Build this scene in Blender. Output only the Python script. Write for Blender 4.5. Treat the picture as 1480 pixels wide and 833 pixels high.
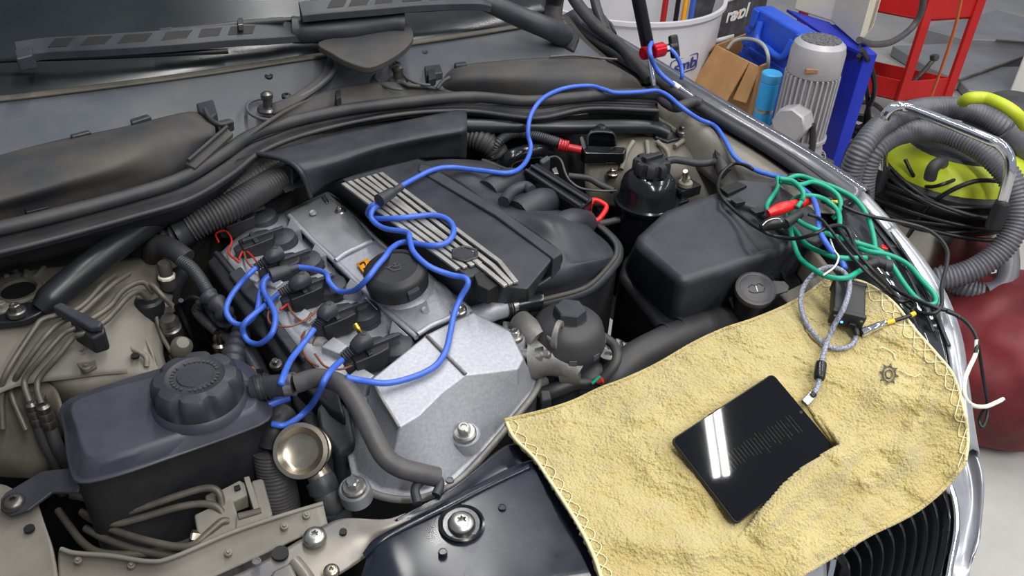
import bpy, bmesh, math, random
from mathutils import Vector, Matrix
random.seed(7)
for o in list(bpy.data.objects): bpy.data.objects.remove(o)
scn = bpy.context.scene
COL = scn.collection
V = Vector

# ---------------------------------------------------------------- camera
FPX, IW, IH = 1250.0, 1480, 833
CZ = 1.62
_a, _p, _r = math.radians(37), math.radians(35), math.radians(3)
c_fwd = V((math.sin(_a)*math.cos(_p), math.cos(_a)*math.cos(_p), -math.sin(_p)))
_rt = V((math.cos(_a), -math.sin(_a), 0)); _up = V((math.sin(_a)*math.sin(_p), math.cos(_a)*math.sin(_p), math.cos(_p)))
c_rt = _rt*math.cos(_r)+_up*math.sin(_r); c_up = _up*math.cos(_r)-_rt*math.sin(_r)
C0 = V((0, 0, CZ))
cam = bpy.data.cameras.new('camera'); cam.sensor_width = 36; cam.lens = 36*FPX/IW; cam.clip_start = .05
co = bpy.data.objects.new('camera', cam); COL.objects.link(co)
m = Matrix((c_rt, c_up, -c_fwd)).transposed().to_4x4(); m.translation = C0
co.matrix_world = m
scn.camera = co

# ---------------------------------------------------------------- room light
scn.view_settings.view_transform = 'Standard'; scn.view_settings.look = 'None'
scn.view_settings.gamma = 1; scn.view_settings.use_curve_mapping = False
scn.view_settings.exposure = 0.04
w = bpy.data.worlds.new('workshop'); scn.world = w; w.use_nodes = True
bg = w.node_tree.nodes['Background']; bg.inputs[0].default_value = (.80, .86, 1.0, 1); bg.inputs[1].default_value = .37
def rayd(x, y):
    return (c_fwd + c_rt*((x-IW/2)/FPX) - c_up*((y-IH/2)/FPX))
def P(x, y, z):
    d = rayd(x, y); t = (z-CZ)/d.z
    return C0 + d*t
def area(name, loc, tgt, sx, sy, power, col=(1, .98, .95)):
    l = bpy.data.lights.new(name, 'AREA'); l.shape = 'RECTANGLE'; l.size = sx; l.size_y = sy; l.energy = power; l.color = col
    o = bpy.data.objects.new(name, l); COL.objects.link(o); o.location = loc
    return o
# fluorescent tubes under the workshop ceiling; they run away from the camera
ZT = 3.3
TABN = V((-.0355, -.4052, .9135)); TABC = P(1090, 645, .848)      # screen plane of the tablet
def onplane(x, y, n, c):
    d = rayd(x, y); return C0+d*((c-C0).dot(n)/d.dot(n))
def refl(x, y):      # where the tubes mirrored in the tablet screen hang under the ceiling
    d = rayd(x, y); q = onplane(x, y, TABN, TABC); d = d-TABN*(2*d.dot(TABN)); return q+d*((ZT-q.z)/d.z)
_t0, _t1 = refl(1036, 690), refl(1024, 606)
TD = (_t1-_t0).normalized(); TS = V((TD.y, -TD.x, 0)); TANG = math.atan2(TD.y, TD.x)
for (s, a0, pw) in ((0.0, 0.0, 26), (.055, 0.0, 26), (-1.75, -2.6, 42), (-1.69, -2.6, 42), (-1.75, .3, 42), (2.6, -2.6, 40), (2.66, -.2, 40), (0.0, -2.9, 34), (.055, -2.9, 34)):  # first pair mirrored in the tablet; the rest are added for general light
    L = 2.4
    q = _t0+TD*(a0+L/2)+TS*s
    o = area('tube_light', q, None, L, .032, pw); o.rotation_euler = (0, 0, TANG)

# ---------------------------------------------------------------- materials
def lin(c):
    return tuple((v/255/12.92 if v/255 <= .04045 else ((v/255+.055)/1.055)**2.4) for v in c)
MATS = {}
def mat(key, c1, c2=None, rough=.5, metal=0, scale=20, bump=0, bscale=None, amt=(.35, .65), coat=0, emit=0, trans=0, r2=None, ior=1.45, sheen=0):
    m = bpy.data.materials.new(key); m.use_nodes = True
    nt = m.node_tree; b = nt.nodes['Principled BSDF']
    b.inputs['Roughness'].default_value = rough; b.inputs['Metallic'].default_value = metal
    b.inputs['IOR'].default_value = ior
    b.inputs['Coat Weight'].default_value = coat; b.inputs['Coat Roughness'].default_value = .08
    if trans: b.inputs['Transmission Weight'].default_value = trans
    if sheen: b.inputs['Sheen Weight'].default_value = sheen
    l1 = lin(c1)+(1,); b.inputs['Base Color'].default_value = l1
    if emit:
        b.inputs['Emission Color'].default_value = l1; b.inputs['Emission Strength'].default_value = emit
    tc = nt.nodes.new('ShaderNodeTexCoord')
    geo = nt.nodes.new('ShaderNodeNewGeometry')
    if c2:
        n = nt.nodes.new('ShaderNodeTexNoise'); n.inputs['Scale'].default_value = scale; n.inputs['Detail'].default_value = 5; n.inputs['Roughness'].default_value = .62
        nt.links.new(geo.outputs['Position'], n.inputs['Vector'])
        r = nt.nodes.new('ShaderNodeValToRGB')
        r.color_ramp.elements[0].position = amt[0]; r.color_ramp.elements[1].position = amt[1]
        r.color_ramp.elements[0].color = l1; r.color_ramp.elements[1].color = lin(c2)+(1,)
        nt.links.new(n.outputs['Fac'], r.inputs['Fac']); nt.links.new(r.outputs['Color'], b.inputs['Base Color'])
        if r2 is not None:
            mr = nt.nodes.new('ShaderNodeMapRange'); mr.inputs['From Min'].default_value = amt[0]; mr.inputs['From Max'].default_value = amt[1]
            mr.inputs['To Min'].default_value = rough; mr.inputs['To Max'].default_value = r2
            nt.links.new(n.outputs['Fac'], mr.inputs['Value']); nt.links.new(mr.outputs['Result'], b.inputs['Roughness'])
    if bump:
        n2 = nt.nodes.new('ShaderNodeTexNoise'); n2.inputs['Scale'].default_value = bscale or scale*4; n2.inputs['Detail'].default_value = 3
        nt.links.new(geo.outputs['Position'], n2.inputs['Vector'])
        bn = nt.nodes.new('ShaderNodeBump'); bn.inputs['Strength'].default_value = bump; bn.inputs['Distance'].default_value = .002
        nt.links.new(n2.outputs['Fac'], bn.inputs['Height']); nt.links.new(bn.outputs['Normal'], b.inputs['Normal'])
    MATS[key] = m
    return m
mat('plastic', (37, 39, 45), (50, 52, 58), .42, scale=14, bump=.08, bscale=700, r2=.55)
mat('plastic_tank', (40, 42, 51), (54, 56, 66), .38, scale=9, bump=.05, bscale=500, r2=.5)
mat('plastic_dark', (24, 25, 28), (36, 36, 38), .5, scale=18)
mat('plastic_dusty', (50, 51, 54), (78, 73, 65), .7, scale=7, bump=.1, bscale=300, amt=(.38, .72))
mat('cowl', (66, 72, 80), (84, 85, 86), .62, scale=6, bump=.1, bscale=260)
mat('rubber', (42, 43, 47), (58, 57, 57), .55, scale=16)
mat('hose', (62, 62, 66), (80, 78, 76), .5, scale=25)
mat('satin_black', (24, 26, 30), (34, 36, 41), .33, scale=8, r2=.42)
mat('gloss_black', (14, 15, 18), (22, 23, 27), .12, scale=8, r2=.25)
mat('panel_black', (20, 24, 32), (34, 40, 52), .16, scale=5, r2=.34, amt=(.4, .75))
mat('bay_dark', (22, 22, 24), (40, 38, 36), .8, scale=11)
mat('silver', (150, 153, 160), (166, 168, 174), .5, .45, scale=220, bump=.04, bscale=900)
mat('silver_dirty', (140, 142, 146), (176, 178, 182), .42, .7, scale=9)
mat('alu', (112, 110, 106), (140, 138, 134), .55, .55, scale=30, bump=.2, bscale=300)
mat('steel', (160, 158, 154), (178, 176, 172), .34, 1, scale=60)
mat('steel_dark', (96, 94, 92), (120, 118, 114), .38, .9, scale=40)
mat('chrome', (225, 226, 230), None, .08, 1)
mat('brass', (196, 160, 70), None, .3, 1)
mat('bare_steel', (150, 140, 124), (186, 176, 160), .3, 1, scale=20)
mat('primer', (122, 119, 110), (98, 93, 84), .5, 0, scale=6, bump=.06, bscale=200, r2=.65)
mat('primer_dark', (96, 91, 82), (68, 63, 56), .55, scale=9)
mat('line', (78, 75, 69), (98, 92, 83), .45, .3, scale=30)
mat('body_paint', (150, 152, 158), (158, 160, 166), .34, .4, scale=60, coat=.8)
mat('glass_dark', (18, 24, 27), (28, 34, 36), .2, scale=4, r2=.28)
mat('blue_lead', (56, 92, 184), (62, 100, 194), .42, scale=40)
mat('green_lead', (22, 142, 112), (30, 152, 122), .4, scale=40)
mat('wire_black', (20, 20, 22), None, .42)
mat('wire_red', (170, 34, 30), None, .45)
mat('wire_brown', (112, 66, 48), None, .5)
mat('wire_white', (222, 220, 205), None, .4)
mat('red_plastic', (205, 30, 30), None, .35)
mat('red_anod', (190, 20, 40), None, .22, .6)
mat('orange', (240, 160, 20), None, .5)
mat('yellow', (225, 180, 40), None, .4)
mat('white', (232, 232, 230), None, .5)
mat('ink', (10, 10, 11), None, .6)
mat('ink_blue', (40, 52, 120), None, .5)

def MT(k): return MATS[k] if isinstance(k, str) else k

# ---------------------------------------------------------------- mesh helpers
def px(p):                       # (x, y, z) photo pixel + height -> world point; Vector passes through
    return p if isinstance(p, Vector) else P(*p)
def pxs(l, z=None):
    return [px(q if (isinstance(q, Vector) or len(q) == 3) else (q[0], q[1], z)) for q in l]
def link(o, parent=None):
    COL.objects.link(o)
    if parent: o.parent = parent
    return o
def root(name, label, cat, group=None, kind=None, loc=(0, 0, 0)):
    o = bpy.data.objects.new(name, None); o.empty_display_size = .05; COL.objects.link(o); o.location = loc
    o['label'] = label; o['category'] = cat
    if group: o['group'] = group
    if kind: o['kind'] = kind
    return o
def tag(o, label, cat, group=None):
    o['label'] = label; o['category'] = cat
    if group: o['group'] = group
    return o
def mesh(name, vs, fs, mt, parent=None, smooth=True, bevel=0, seg=2, sub=0, solid=0, sharp=None, off=1):
    me = bpy.data.meshes.new(name)
    base = V((0, 0, 0))
    me.from_pydata([tuple(v) for v in vs], [], fs); me.update()
    bm = bmesh.new(); bm.from_mesh(me)
    bmesh.ops.remove_doubles(bm, verts=bm.verts, dist=1e-6)
    bmesh.ops.recalc_face_normals(bm, faces=bm.faces); bm.to_mesh(me); bm.free()
    me.materials.append(MT(mt))
    if smooth:
        me.shade_smooth()
        if sharp is not None: me.set_sharp_from_angle(angle=math.radians(sharp))
    o = bpy.data.objects.new(name, me); link(o, parent)
    if parent is not None and parent.type == 'EMPTY' or parent is not None:
        o.matrix_parent_inverse = pinv(parent)
    if solid:
        s = o.modifiers.new('thickness', 'SOLIDIFY'); s.thickness = solid; s.offset = -off
    if bevel:
        b = o.modifiers.new('bevel', 'BEVEL'); b.width = bevel; b.segments = seg; b.limit_method = 'ANGLE'; b.angle_limit = math.radians(28); b.harden_normals = smooth
    if sub:
        s = o.modifiers.new('sub', 'SUBSURF'); s.levels = sub; s.render_levels = sub
    return o
def pinv(parent):
    m = Matrix.Identity(4); c = parent; ch = []
    while c: ch.append(c); c = c.parent
    for q in reversed(ch):
        m = m @ q.matrix_parent_inverse @ Matrix.LocRotScale(q.location, q.rotation_euler.to_quaternion(), q.scale)
    return m.inverted()
def cr(pts, n=6, closed=False):  # Catmull-Rom
    pts = [V(p) for p in pts]; N = len(pts); out = []
    if N < 3 and not closed:
        return [pts[0].lerp(pts[1], i/n) for i in range(n+1)]
    rng = range(N if closed else N-1)
    for i in rng:
        g = (lambda k: pts[k % N]) if closed else (lambda k: pts[k] if 0 <= k < N else (pts[0]*2-pts[1] if k < 0 else pts[-1]*2-pts[-2]))
        a, b, c, d = g(i-1), g(i), g(i+1), g(i+2)
        for j in range(n):
            t = j/n
            out.append(.5*((2*b)+(c-a)*t+(2*a-5*b+4*c-d)*t*t+(3*b-a-3*c+d)*t**3))
    if not closed: out.append(pts[-1])
    return out
def prism(name, top, zb, mt, parent=None, bevel=.004, seg=3, flare=0, smooth=True, z=None, curve=0):
    """solid whose top outline is traced; zb: bottom height, or list of bottom points"""
    t = pxs(top, z)
    if curve: t = cr(t, curve, True)
    n = len(t)
    if isinstance(zb, (list, tuple)): b = pxs(zb)
    else:
        c = sum(t, V())/n
        b = [V((p.x+(p.x-c.x)*flare, p.y+(p.y-c.y)*flare, zb)) for p in t]
    fs = [tuple(range(n)), tuple(range(2*n-1, n-1, -1))]+[(i, (i+1) % n, n+(i+1) % n, n+i) for i in range(n)]
    return mesh(name, t+b, fs, mt, parent, smooth, bevel, seg)
def loft(name, rings, mt, parent=None, closed=True, cap=True, bevel=0, seg=2, sub=0, smooth=True, sharp=None, solid=0):
    rs = [pxs(r) for r in rings]; n = len(rs[0]); vs = [v for r in rs for v in r]; fs = []
    for k in range(len(rs)-1):
        for i in range(n if closed else n-1):
            a = k*n+i; b = k*n+(i+1) % n
            fs.append((a, b, b+n, a+n))
    if cap and closed:
        fs.append(tuple(range(n))); fs.append(tuple((len(rs)-1)*n+i for i in range(n)))
    return mesh(name, vs, fs, mt, parent, smooth, bevel, seg, sub, solid, sharp)
def patch(name, rows, mt, parent=None, n=6, solid=.004, sharp=None, fn=None):
    R = [cr(pxs(r), n) for r in rows]
    colz = [cr([r[j] for r in R], n) for j in range(len(R[0]))]
    nv = len(colz[0]); vs = []; fs = []
    for j, c in enumerate(colz):
        for i, v in enumerate(c): vs.append(fn(v, j/(len(colz)-1), i/(nv-1)) if fn else v)
    for j in range(len(colz)-1):
        for i in range(nv-1): fs.append((j*nv+i, j*nv+i+1, (j+1)*nv+i+1, (j+1)*nv+i))
    o = mesh(name, vs, fs, mt, parent, True, 0, 0, 0, 0, sharp)
    me = o.data          # make the face side look up
    if sum(p.normal.z*p.area for p in me.polygons) < 0: me.flip_normals()
    if solid:
        s = o.modifiers.new('thickness', 'SOLIDIFY'); s.thickness = solid; s.offset = -1
    return o
def frames(pts):
    T = []
    for i in range(len(pts)):
        a = pts[max(0, i-1)]; b = pts[min(len(pts)-1, i+1)]; d = (b-a)
        T.append(d.normalized() if d.length > 1e-9 else (T[-1] if T else V((1, 0, 0))))
    u = V((0, 0, 1)); u = (u-T[0]*u.dot(T[0]))
    if u.length < .05: u = V((1, 0, 0))-T[0]*T[0].x
    u.normalize(); out = []
    for t in T:
        u = u-t*u.dot(t)
        if u.length < 1e-6: u = t.orthogonal()
        u.normalize(); out.append((t, u, t.cross(u)))
    return out
def tubegeo(pts, r, res=8, closed=False):
    fr = frames(pts); vs = []; fs = []
    N = len(pts)
    for i, p in enumerate(pts):
        rr = r(i/(N-1)) if callable(r) else r
        _, u, v = fr[i]
        for k in range(res):
            a = 2*math.pi*k/res; vs.append(p+(u*math.cos(a)+v*math.sin(a))*rr)
    for i in range(N-1):
        for k in range(res):
            a = i*res+k; b = i*res+(k+1) % res; fs.append((a, b, b+res, a+res))
    fs.append(tuple(range(res))); fs.append(tuple((N-1)*res+k for k in range(res)))
    return vs, fs
def tube(name, pts, r, mt, parent=None, n=6, res=10, smoothpath=True, z=None, sharp=50):
    q = pxs(pts, z); q = cr(q, n) if smoothpath else q
    vs, fs = tubegeo(q, r, res)
    return mesh(name, vs, fs, mt, parent, True, sharp=sharp)
def resample(pts, step):
    out = [pts[0]]; acc = 0
    for a, b in zip(pts, pts[1:]):
        L = (b-a).length
        while acc+L >= step:
            t = (step-acc)/L; a = a.lerp(b, t); out.append(a.copy()); L = (b-a).length; acc = 0
        acc += L
    return out
def bellows(name, pts, r, mt, parent=None, pitch=.006, depth=.0022, res=14):
    """corrugated hose"""
    q = resample(cr(pxs(pts), 16), pitch/4)
    cyc = [r, r, r-depth, r-depth]
    fr = frames(q); vs = []; fs = []; N = len(q)
    for i, p in enumerate(q):
        _, u, v = fr[i]; rr = cyc[i % 4]
        for k in range(res):
            a = 2*math.pi*k/res; vs.append(p+(u*math.cos(a)+v*math.sin(a))*rr)
    for i in range(N-1):
        for k in range(res):
            a = i*res+k; b = i*res+(k+1) % res; fs.append((a, b, b+res, a+res))
    fs.append(tuple(range(res))); fs.append(tuple((N-1)*res+k for k in range(res)))
    return mesh(name, vs, fs, mt, parent, True, sharp=75)
def basis(ax, ref=None):
    ax = V(ax).normalized(); u = V(ref) if ref is not None else (V((1, 0, 0)) if abs(ax.x) < .9 else V((0, 1, 0)))
    u = (u-ax*u.dot(ax)).normalized(); return u, ax.cross(u), ax
def lathe(name, c, ax, prof, mt, parent=None, n=32, rf=None, sharp=35, ref=None, bevel=0):
    """prof: (radius, height) list from bottom to top; rf(angle, radius, height) -> radius"""
    c = px(c); u, v, w_ = basis(ax, ref); vs = []; fs = []
    for (r, h) in prof:
        for k in range(n):
            a = 2*math.pi*k/n; rr = rf(a, r, h) if rf else r
            vs.append(c+w_*h+(u*math.cos(a)+v*math.sin(a))*rr)
    for i in range(len(prof)-1):
        for k in range(n):
            a = i*n+k; b = i*n+(k+1) % n; fs.append((a, b, b+n, a+n))
    if prof[0][0] > 1e-5: fs.append(tuple(range(n)))
    if prof[-1][0] > 1e-5: fs.append(tuple((len(prof)-1)*n+k for k in range(n)))
    return mesh(name, vs, fs, mt, parent, True, bevel, 2, sharp=sharp)
def box(name, c, d, mt, parent=None, ex=(1, 0, 0), ez=(0, 0, 1), bevel=.002, seg=2):
    """box of size d around c; ex = its x direction, ez = its up direction"""
    c = px(c); w_ = V(ez).normalized(); u = V(ex); u = (u-w_*u.dot(w_)).normalized(); v = w_.cross(u)
    vs = [c+u*(sx*d[0]/2)+v*(sy*d[1]/2)+w_*(sz*d[2]/2) for sz in (-1, 1) for sy in (-1, 1) for sx in (-1, 1)]
    fs = [(0, 1, 3, 2), (4, 6, 7, 5), (0, 4, 5, 1), (2, 3, 7, 6), (0, 2, 6, 4), (1, 5, 7, 3)]
    return mesh(name, vs, fs, mt, parent, True, bevel, seg)
def slab(name, pts, th, mt, parent=None, bevel=.002, nrm=None, z=None, seg=2, curve=0):
    """flat plate from an outline, thickness th along its normal (downwards)"""
    t = pxs(pts, z)
    if curve: t = cr(t, curve, True)
    n = len(t)
    if nrm is None:
        nn = V()
        for i in range(n): nn += (t[i]-t[0]).cross(t[(i+1) % n]-t[0])
        nn.normalize()
        if nn.z < 0: nn = -nn
    else: nn = V(nrm).normalized()
    b = [p-nn*th for p in t]
    fs = [tuple(range(n)), tuple(range(2*n-1, n-1, -1))]+[(i, (i+1) % n, n+(i+1) % n, n+i) for i in range(n)]
    return mesh(name, t+b, fs, mt, parent, True, bevel, seg)
def hexbolt(c, ax, r, mt='steel', parent=None, name='bolt'):
    """hex head on a round flange"""
    c = px(c); u, v, w_ = basis(ax); vs = []; fs = []; n = 24
    def ring(rad, h, hexa=False):
        s = len(vs)
        for k in range(n):
            a = 2*math.pi*k/n
            rr = rad/math.cos(((a+math.pi/6) % (math.pi/3))-math.pi/6)*.88 if hexa else rad
            vs.append(c+w_*h+(u*math.cos(a)+v*math.sin(a))*rr)
        return s
    ss = [ring(r, -.004), ring(r, .18*r), ring(r*.86, .34*r), ring(.56*r, .36*r, True), ring(.56*r, .9*r, True), ring(.42*r, 1.0*r), ring(.3*r, 1.0*r), ring(.25*r, .9*r)]
    for a, b in zip(ss, ss[1:]):
        for k in range(n): fs.append((a+k, a+(k+1) % n, b+(k+1) % n, b+k))
    fs.append(tuple(range(n))); fs.append(tuple(ss[-1]+k for k in range(n)))
    return mesh(name, vs, fs, mt, parent, True, sharp=35)
def torx(c, ax, r, mt='steel_dark', parent=None, name='screw'):
    """domed pan head with a star recess"""
    star = lambda a, rad, h: rad*(1+.25*math.cos(6*a)) if rad < .4*r else rad
    return lathe(name, c, ax, [(r, -.003), (r, .14*r), (.9*r, .36*r), (.62*r, .5*r), (.44*r, .52*r), (.3*r, .52*r), (.27*r, .2*r), (.001, .2*r)], mt, parent, 36, star, 40)
def textobj(name, s, size, mt, parent, o, ux, uy, th=.0004, shear=0, sx=1, align='CENTER', bold=0):
    cu = bpy.data.curves.new(name, 'FONT'); cu.body = s; cu.size = size; cu.extrude = th; cu.align_x = align; cu.align_y = 'CENTER'; cu.shear = shear; cu.offset = bold
    tmp = bpy.data.objects.new('tmp', cu); COL.objects.link(tmp)
    dg = bpy.context.evaluated_depsgraph_get(); me = bpy.data.meshes.new_from_object(tmp.evaluated_get(dg))
    bpy.data.objects.remove(tmp)
    ux = V(ux).normalized(); uy = V(uy); uy = (uy-ux*uy.dot(ux)).normalized(); uz = ux.cross(uy)
    M = Matrix((ux*sx, uy, uz)).transposed().to_4x4(); M.translation = px(o)
    me.transform(M); me.materials.clear(); me.materials.append(MT(mt)); me.name = name
    ob = bpy.data.objects.new(name, me); link(ob, parent); ob.matrix_parent_inverse = pinv(parent) if parent else Matrix.Identity(4)
    return ob
# ================================================================ floor of the workshop
mat('concrete', (150, 147, 144), (166, 163, 158), .55, scale=3, bump=.1, bscale=60, r2=.42)
fl = box('floor', V((3, 4, -.05)), (16, 16, .1), 'concrete', None, bevel=0); fl['kind'] = 'structure'

# ================================================================ the car: body, cowl, windscreen, front end
car = root('car', 'silver car with its hood removed, engine bay open to view', 'car')
# tub of the engine bay, coloured dark so the depths read as shade
def quad(name, a, b, c, d, mt, parent, th=.004):
    return slab(name, [a, b, c, d], th, mt, parent, bevel=0)
ts = box('bay_floor', V((.52, .88, .36)), (1.24, .96, .03), 'bay_dark', car, bevel=0)
patch('firewall', [[V((-.25, 1.36, .95)), V((.3, 1.30, .95)), V((.7, 1.36, .95)), V((1.25, 1.22, .95))], [V((-.25, 1.37, .36)), V((.3, 1.37, .36)), V((.7, 1.37, .36)), V((1.3, 1.37, .36))]], 'bay_dark', car, n=4, solid=.01)
patch('inner_fender', [[V((1.19, 1.25, .93)), V((1.2, .9, .90)), V((1.12, .62, .86))], [V((1.22, 1.25, .36)), V((1.24, .9, .36)), V((1.18, .5, .36))]], 'primer', car, n=4, solid=.01)
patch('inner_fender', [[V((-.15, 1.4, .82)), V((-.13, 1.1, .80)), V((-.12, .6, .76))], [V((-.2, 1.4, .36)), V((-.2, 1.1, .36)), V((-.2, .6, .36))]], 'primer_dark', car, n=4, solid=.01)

# --- windscreen glass, dashboard behind it
wb = [(-60, 151, 1.02), (120, 130, 1.022), (300, 106, 1.024), (470, 80, 1.024), (600, 62, 1.022), (740, 41, 1.02), (812, 26, 1.018)]
def xl(row, d=-200):
    a, b = row[0], row[1]; k = d/(b[0]-a[0]); return [(a[0]+d, a[1]+(b[1]-a[1])*k, a[2])]+row
wb = xl(wb); wb3 = pxs(wb)
ws = patch('windshield', [wb3, [p+V((0, .30, .13)) for p in wb3], [p+V((0, .75, .38)) for p in wb3]], 'glass_dark', car, n=5, solid=.006)
patch('windshield_seal', [[p+V((0, .002, .006)) for p in wb3], [p+V((0, -.008, .002)) for p in wb3]], 'primer_dark', car, n=3, solid=.006)
# --- A pillar root
tube('pillar_trim', [(808, -30, 1.12), (802, 0, 1.06), (800, 30, 1.02), (812, 50, .99)], .02, 'plastic_dusty', car)
# --- cowl panel
r0 = [q+V((0, -.004, -.002)) for q in wb3]
r1 = pxs(xl([(-60, 222, .992), (110, 190, .994), (270, 150, .992), (410, 132, .985), (560, 112, .98), (740, 84, .99), (850, 66, .985)]))
r2 = pxs(xl([(-60, 350, .945), (150, 292, .945), (330, 222, .945), (450, 178, .945), (580, 156, .945), (770, 150, .945), (940, 140, .945)]))
patch('cowl_panel', [r0, r1, r2], 'cowl', car, n=7, solid=.005)
# raised curved border where the left cowl cover ends, and its centre section
tube('cowl_edge', [(474, 80, 1.026), (486, 92, 1.018), (478, 108, 1.01), (455, 128, 1.0), (420, 148, .99), (392, 163, .982)], .004, 'cowl', car, n=8)
patch('cowl_border', [[(474, 82, 1.027), (462, 108, 1.012), (425, 136, 1.0), (392, 150, .992)], [(491, 90, 1.018), (480, 112, 1.006), (440, 142, .994), (395, 164, .984)]], 'plastic_dusty', car, n=5, solid=.006)
patch('cowl_centre_cover', [[(392, 176, .985), (430, 152, .99), (480, 128, .99), (560, 118, .99), (590, 126, .985)], [(350, 205, .968), (400, 180, .972), (480, 150, .975), (570, 137, .972), (655, 132, .965)], [(345, 215, .955), (410, 190, .955), (480, 166, .955), (580, 152, .955), (660, 142, .955)]], 'plastic_dusty', car, n=6, solid=.006)
prism('cover_notch', [(485, 131, .992), (492, 129, .992), (493, 140, .992), (486, 143, .992)], .975, 'plastic_dark', car, bevel=.001)
for (x, y, z) in ((388, 147, .995), (575, 107, .993)):
    s = lathe('cowl_stud', (x, y+10, z-.012), (0, 0, 1), [(.020, -.004), (.020, 0), (.017, .004), (.0085, .005), (.0085, .018), (.0095, .019), (.011, .022), (.0105, .028), (.006, .031), (.001, .032)], 'steel_dark', car, 28)
for (x, y, z) in ((88, 153, 1.012), (248, 131, 1.012), (388, 110, 1.013), (414, 139, 1.0), (613, 75, 1.012), (573, 93, 1.006), (700, 60, 1.012)):
    lathe('cowl_rivet', (x, y, z-.006), (0, -.2, 1), [(.0085, -.003), (.0085, .002), (.0055, .004), (.003, .004), (.0028, .001), (.001, .001)], 'plastic_dark', car, 16)
# embossed swirls around the studs
for (x, y) in ((388, 160), (572, 118), (612, 112)):
    pts = [P(x, y, .983)+V((math.cos(a)*.034, math.sin(a)*.05, .003)) for a in [i*.35+1.2 for i in range(10)]]
    tube('cowl_bead', pts, .003, 'cowl', car, n=4, res=8)

# --- cabin filter housings (lift out separately)
def filter_housing(lbl, rows, slots, clip):
    h = root('cabin_filter_housing', lbl, 'filter housing', 'cabin filter housings under the windshield')
    patch('cover', [xl(r_, -110) for r_ in rows] if rows[0][0][0] < 0 else rows, 'plastic_dusty', h, n=8, solid=.006)
    for s in slots: prism('slot', s, s[0][2]-.012, 'plastic_dark', h, bevel=.001)
    for c in clip:
        prism('clip', c, c[0][2]-.018, 'plastic', h, bevel=.003)
    return h
h1 = filter_housing('larger dusty black cabin filter housing at left, below the long wiper',
    [[(-60, 238, .982), (40, 212, .988), (110, 197, .992), (180, 183, .996), (270, 162, 1.0), (300, 168, .994)],
     [(-60, 258, 1.004), (40, 236, 1.012), (110, 218, 1.016), (180, 200, 1.018), (255, 180, 1.016), (310, 182, 1.0)],
     [(-60, 300, 1.0), (40, 276, 1.005), (110, 255, 1.008), (170, 236, 1.01), (240, 208, 1.008), (312, 195, .992)],
     [(-60, 322, .972), (40, 298, .972), (110, 280, .975), (180, 262, .975), (250, 240, .975), (318, 205, .972)],
     [(-60, 345, .945), (40, 322, .945), (110, 304, .945), (190, 283, .945), (265, 258, .945), (332, 222, .945)]],
    [[(34, 301, .978), (68, 293, .978), (70, 299, .978), (38, 307, .978)]],
    [[(283, 149, 1.006), (308, 143, 1.006), (314, 163, 1.004), (303, 172, 1.004), (287, 160, 1.005)],
     [(187, 172, 1.003), (213, 164, 1.004), (219, 168, 1.004), (190, 177, 1.003)],
     [(100, 194, 1.0), (128, 187, 1.0), (132, 190, 1.0), (103, 197, 1.0)],
     [(305, 176, .998), (332, 170, .998), (338, 176, .996), (316, 186, .996)]])
# latch bars of the left housing
tube('latch_bar', [(296, 158, 1.012), (304, 172, 1.006), (318, 180, 1.002), (336, 176, 1.0)], .004, 'rubber', h1)
slab('latch_rail', [(268, 236, .985), (326, 184, .995), (338, 192, .99), (282, 243, .98)], .01, 'plastic_dusty', h1, bevel=.002)
tube('latch_rail_edge', [(272, 232, .99), (328, 183, .999)], .003, 'rubber', h1)
h2 = filter_housing('smaller dusty black cabin filter housing at right, by the hood hinge',
    [[(636, 112, .968), (660, 96, .985), (720, 88, .992), (790, 83, .994), (850, 82, .99), (884, 92, .98)],
     [(636, 120, .968), (662, 104, .995), (720, 98, 1.006), (790, 96, 1.006), (860, 96, 1.0), (905, 104, .985)],
     [(636, 128, .96), (664, 118, .985), (720, 115, .995), (790, 114, .995), (870, 111, .99), (920, 114, .975)],
     [(636, 138, .945), (664, 142, .945), (720, 146, .945), (790, 150, .945), (870, 146, .945), (932, 132, .945)]],
    [], [[(613, 95, .99), (636, 92, .99), (640, 104, .988), (616, 108, .988)], [(656, 90, .995), (674, 88, .995), (675, 92, .995), (658, 94, .995)]])
prism('clip_hole', [(618, 101, .992), (628, 99, .992), (630, 112, .99), (620, 116, .99)], .975, 'plastic_dark', h2, bevel=.001)
tube('latch_bar', [(632, 128, .985), (640, 118, .995), (650, 112, 1.0)], .004, 'rubber', h2)

# --- hood seal: bulb and flange
seal = root('hood_seal', 'long black rubber hood seal curving across the cowl', 'seal')
sp = [(-60, 343, .968), (60, 316, .968), (190, 282, .968), (265, 257, .968), (320, 224, .968), (362, 196, .968), (420, 176, .968), (510, 157, .968), (600, 146, .968), (680, 140, .968), (760, 146, .968), (830, 141, .968), (890, 136, .968), (945, 137, .968), (962, 148, .966), (978, 155, .966), (1000, 148, .966), (1014, 150, .966)]
tube('bulb', xl(sp), .0105, 'rubber', seal, n=8, res=14)
fl0 = [(-60, 352, .955), (60, 325, .955), (190, 292, .955), (268, 268, .955), (325, 234, .955), (366, 206, .955), (424, 184, .955), (512, 165, .955), (600, 154, .955), (680, 150, .955), (772, 158, .955), (850, 148, .955), (950, 150, .955)]
fl1 = [(-60, 379, .952), (60, 350, .952), (190, 314, .952), (274, 288, .952), (335, 252, .952), (374, 222, .952), (430, 198, .952), (516, 176, .952), (602, 163, .952), (682, 161, .952), (774, 171, .952), (852, 157, .952), (952, 160, .952)]
fl0 = xl(fl0); fl1 = xl(fl1)
fm = [((a[0]+b[0])/2, (a[1]+b[1])/2, .949) for a, b in zip(fl0, fl1)]
patch('flange', [fl0, fm, fl1], 'rubber', seal, n=6, solid=.008)
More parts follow.
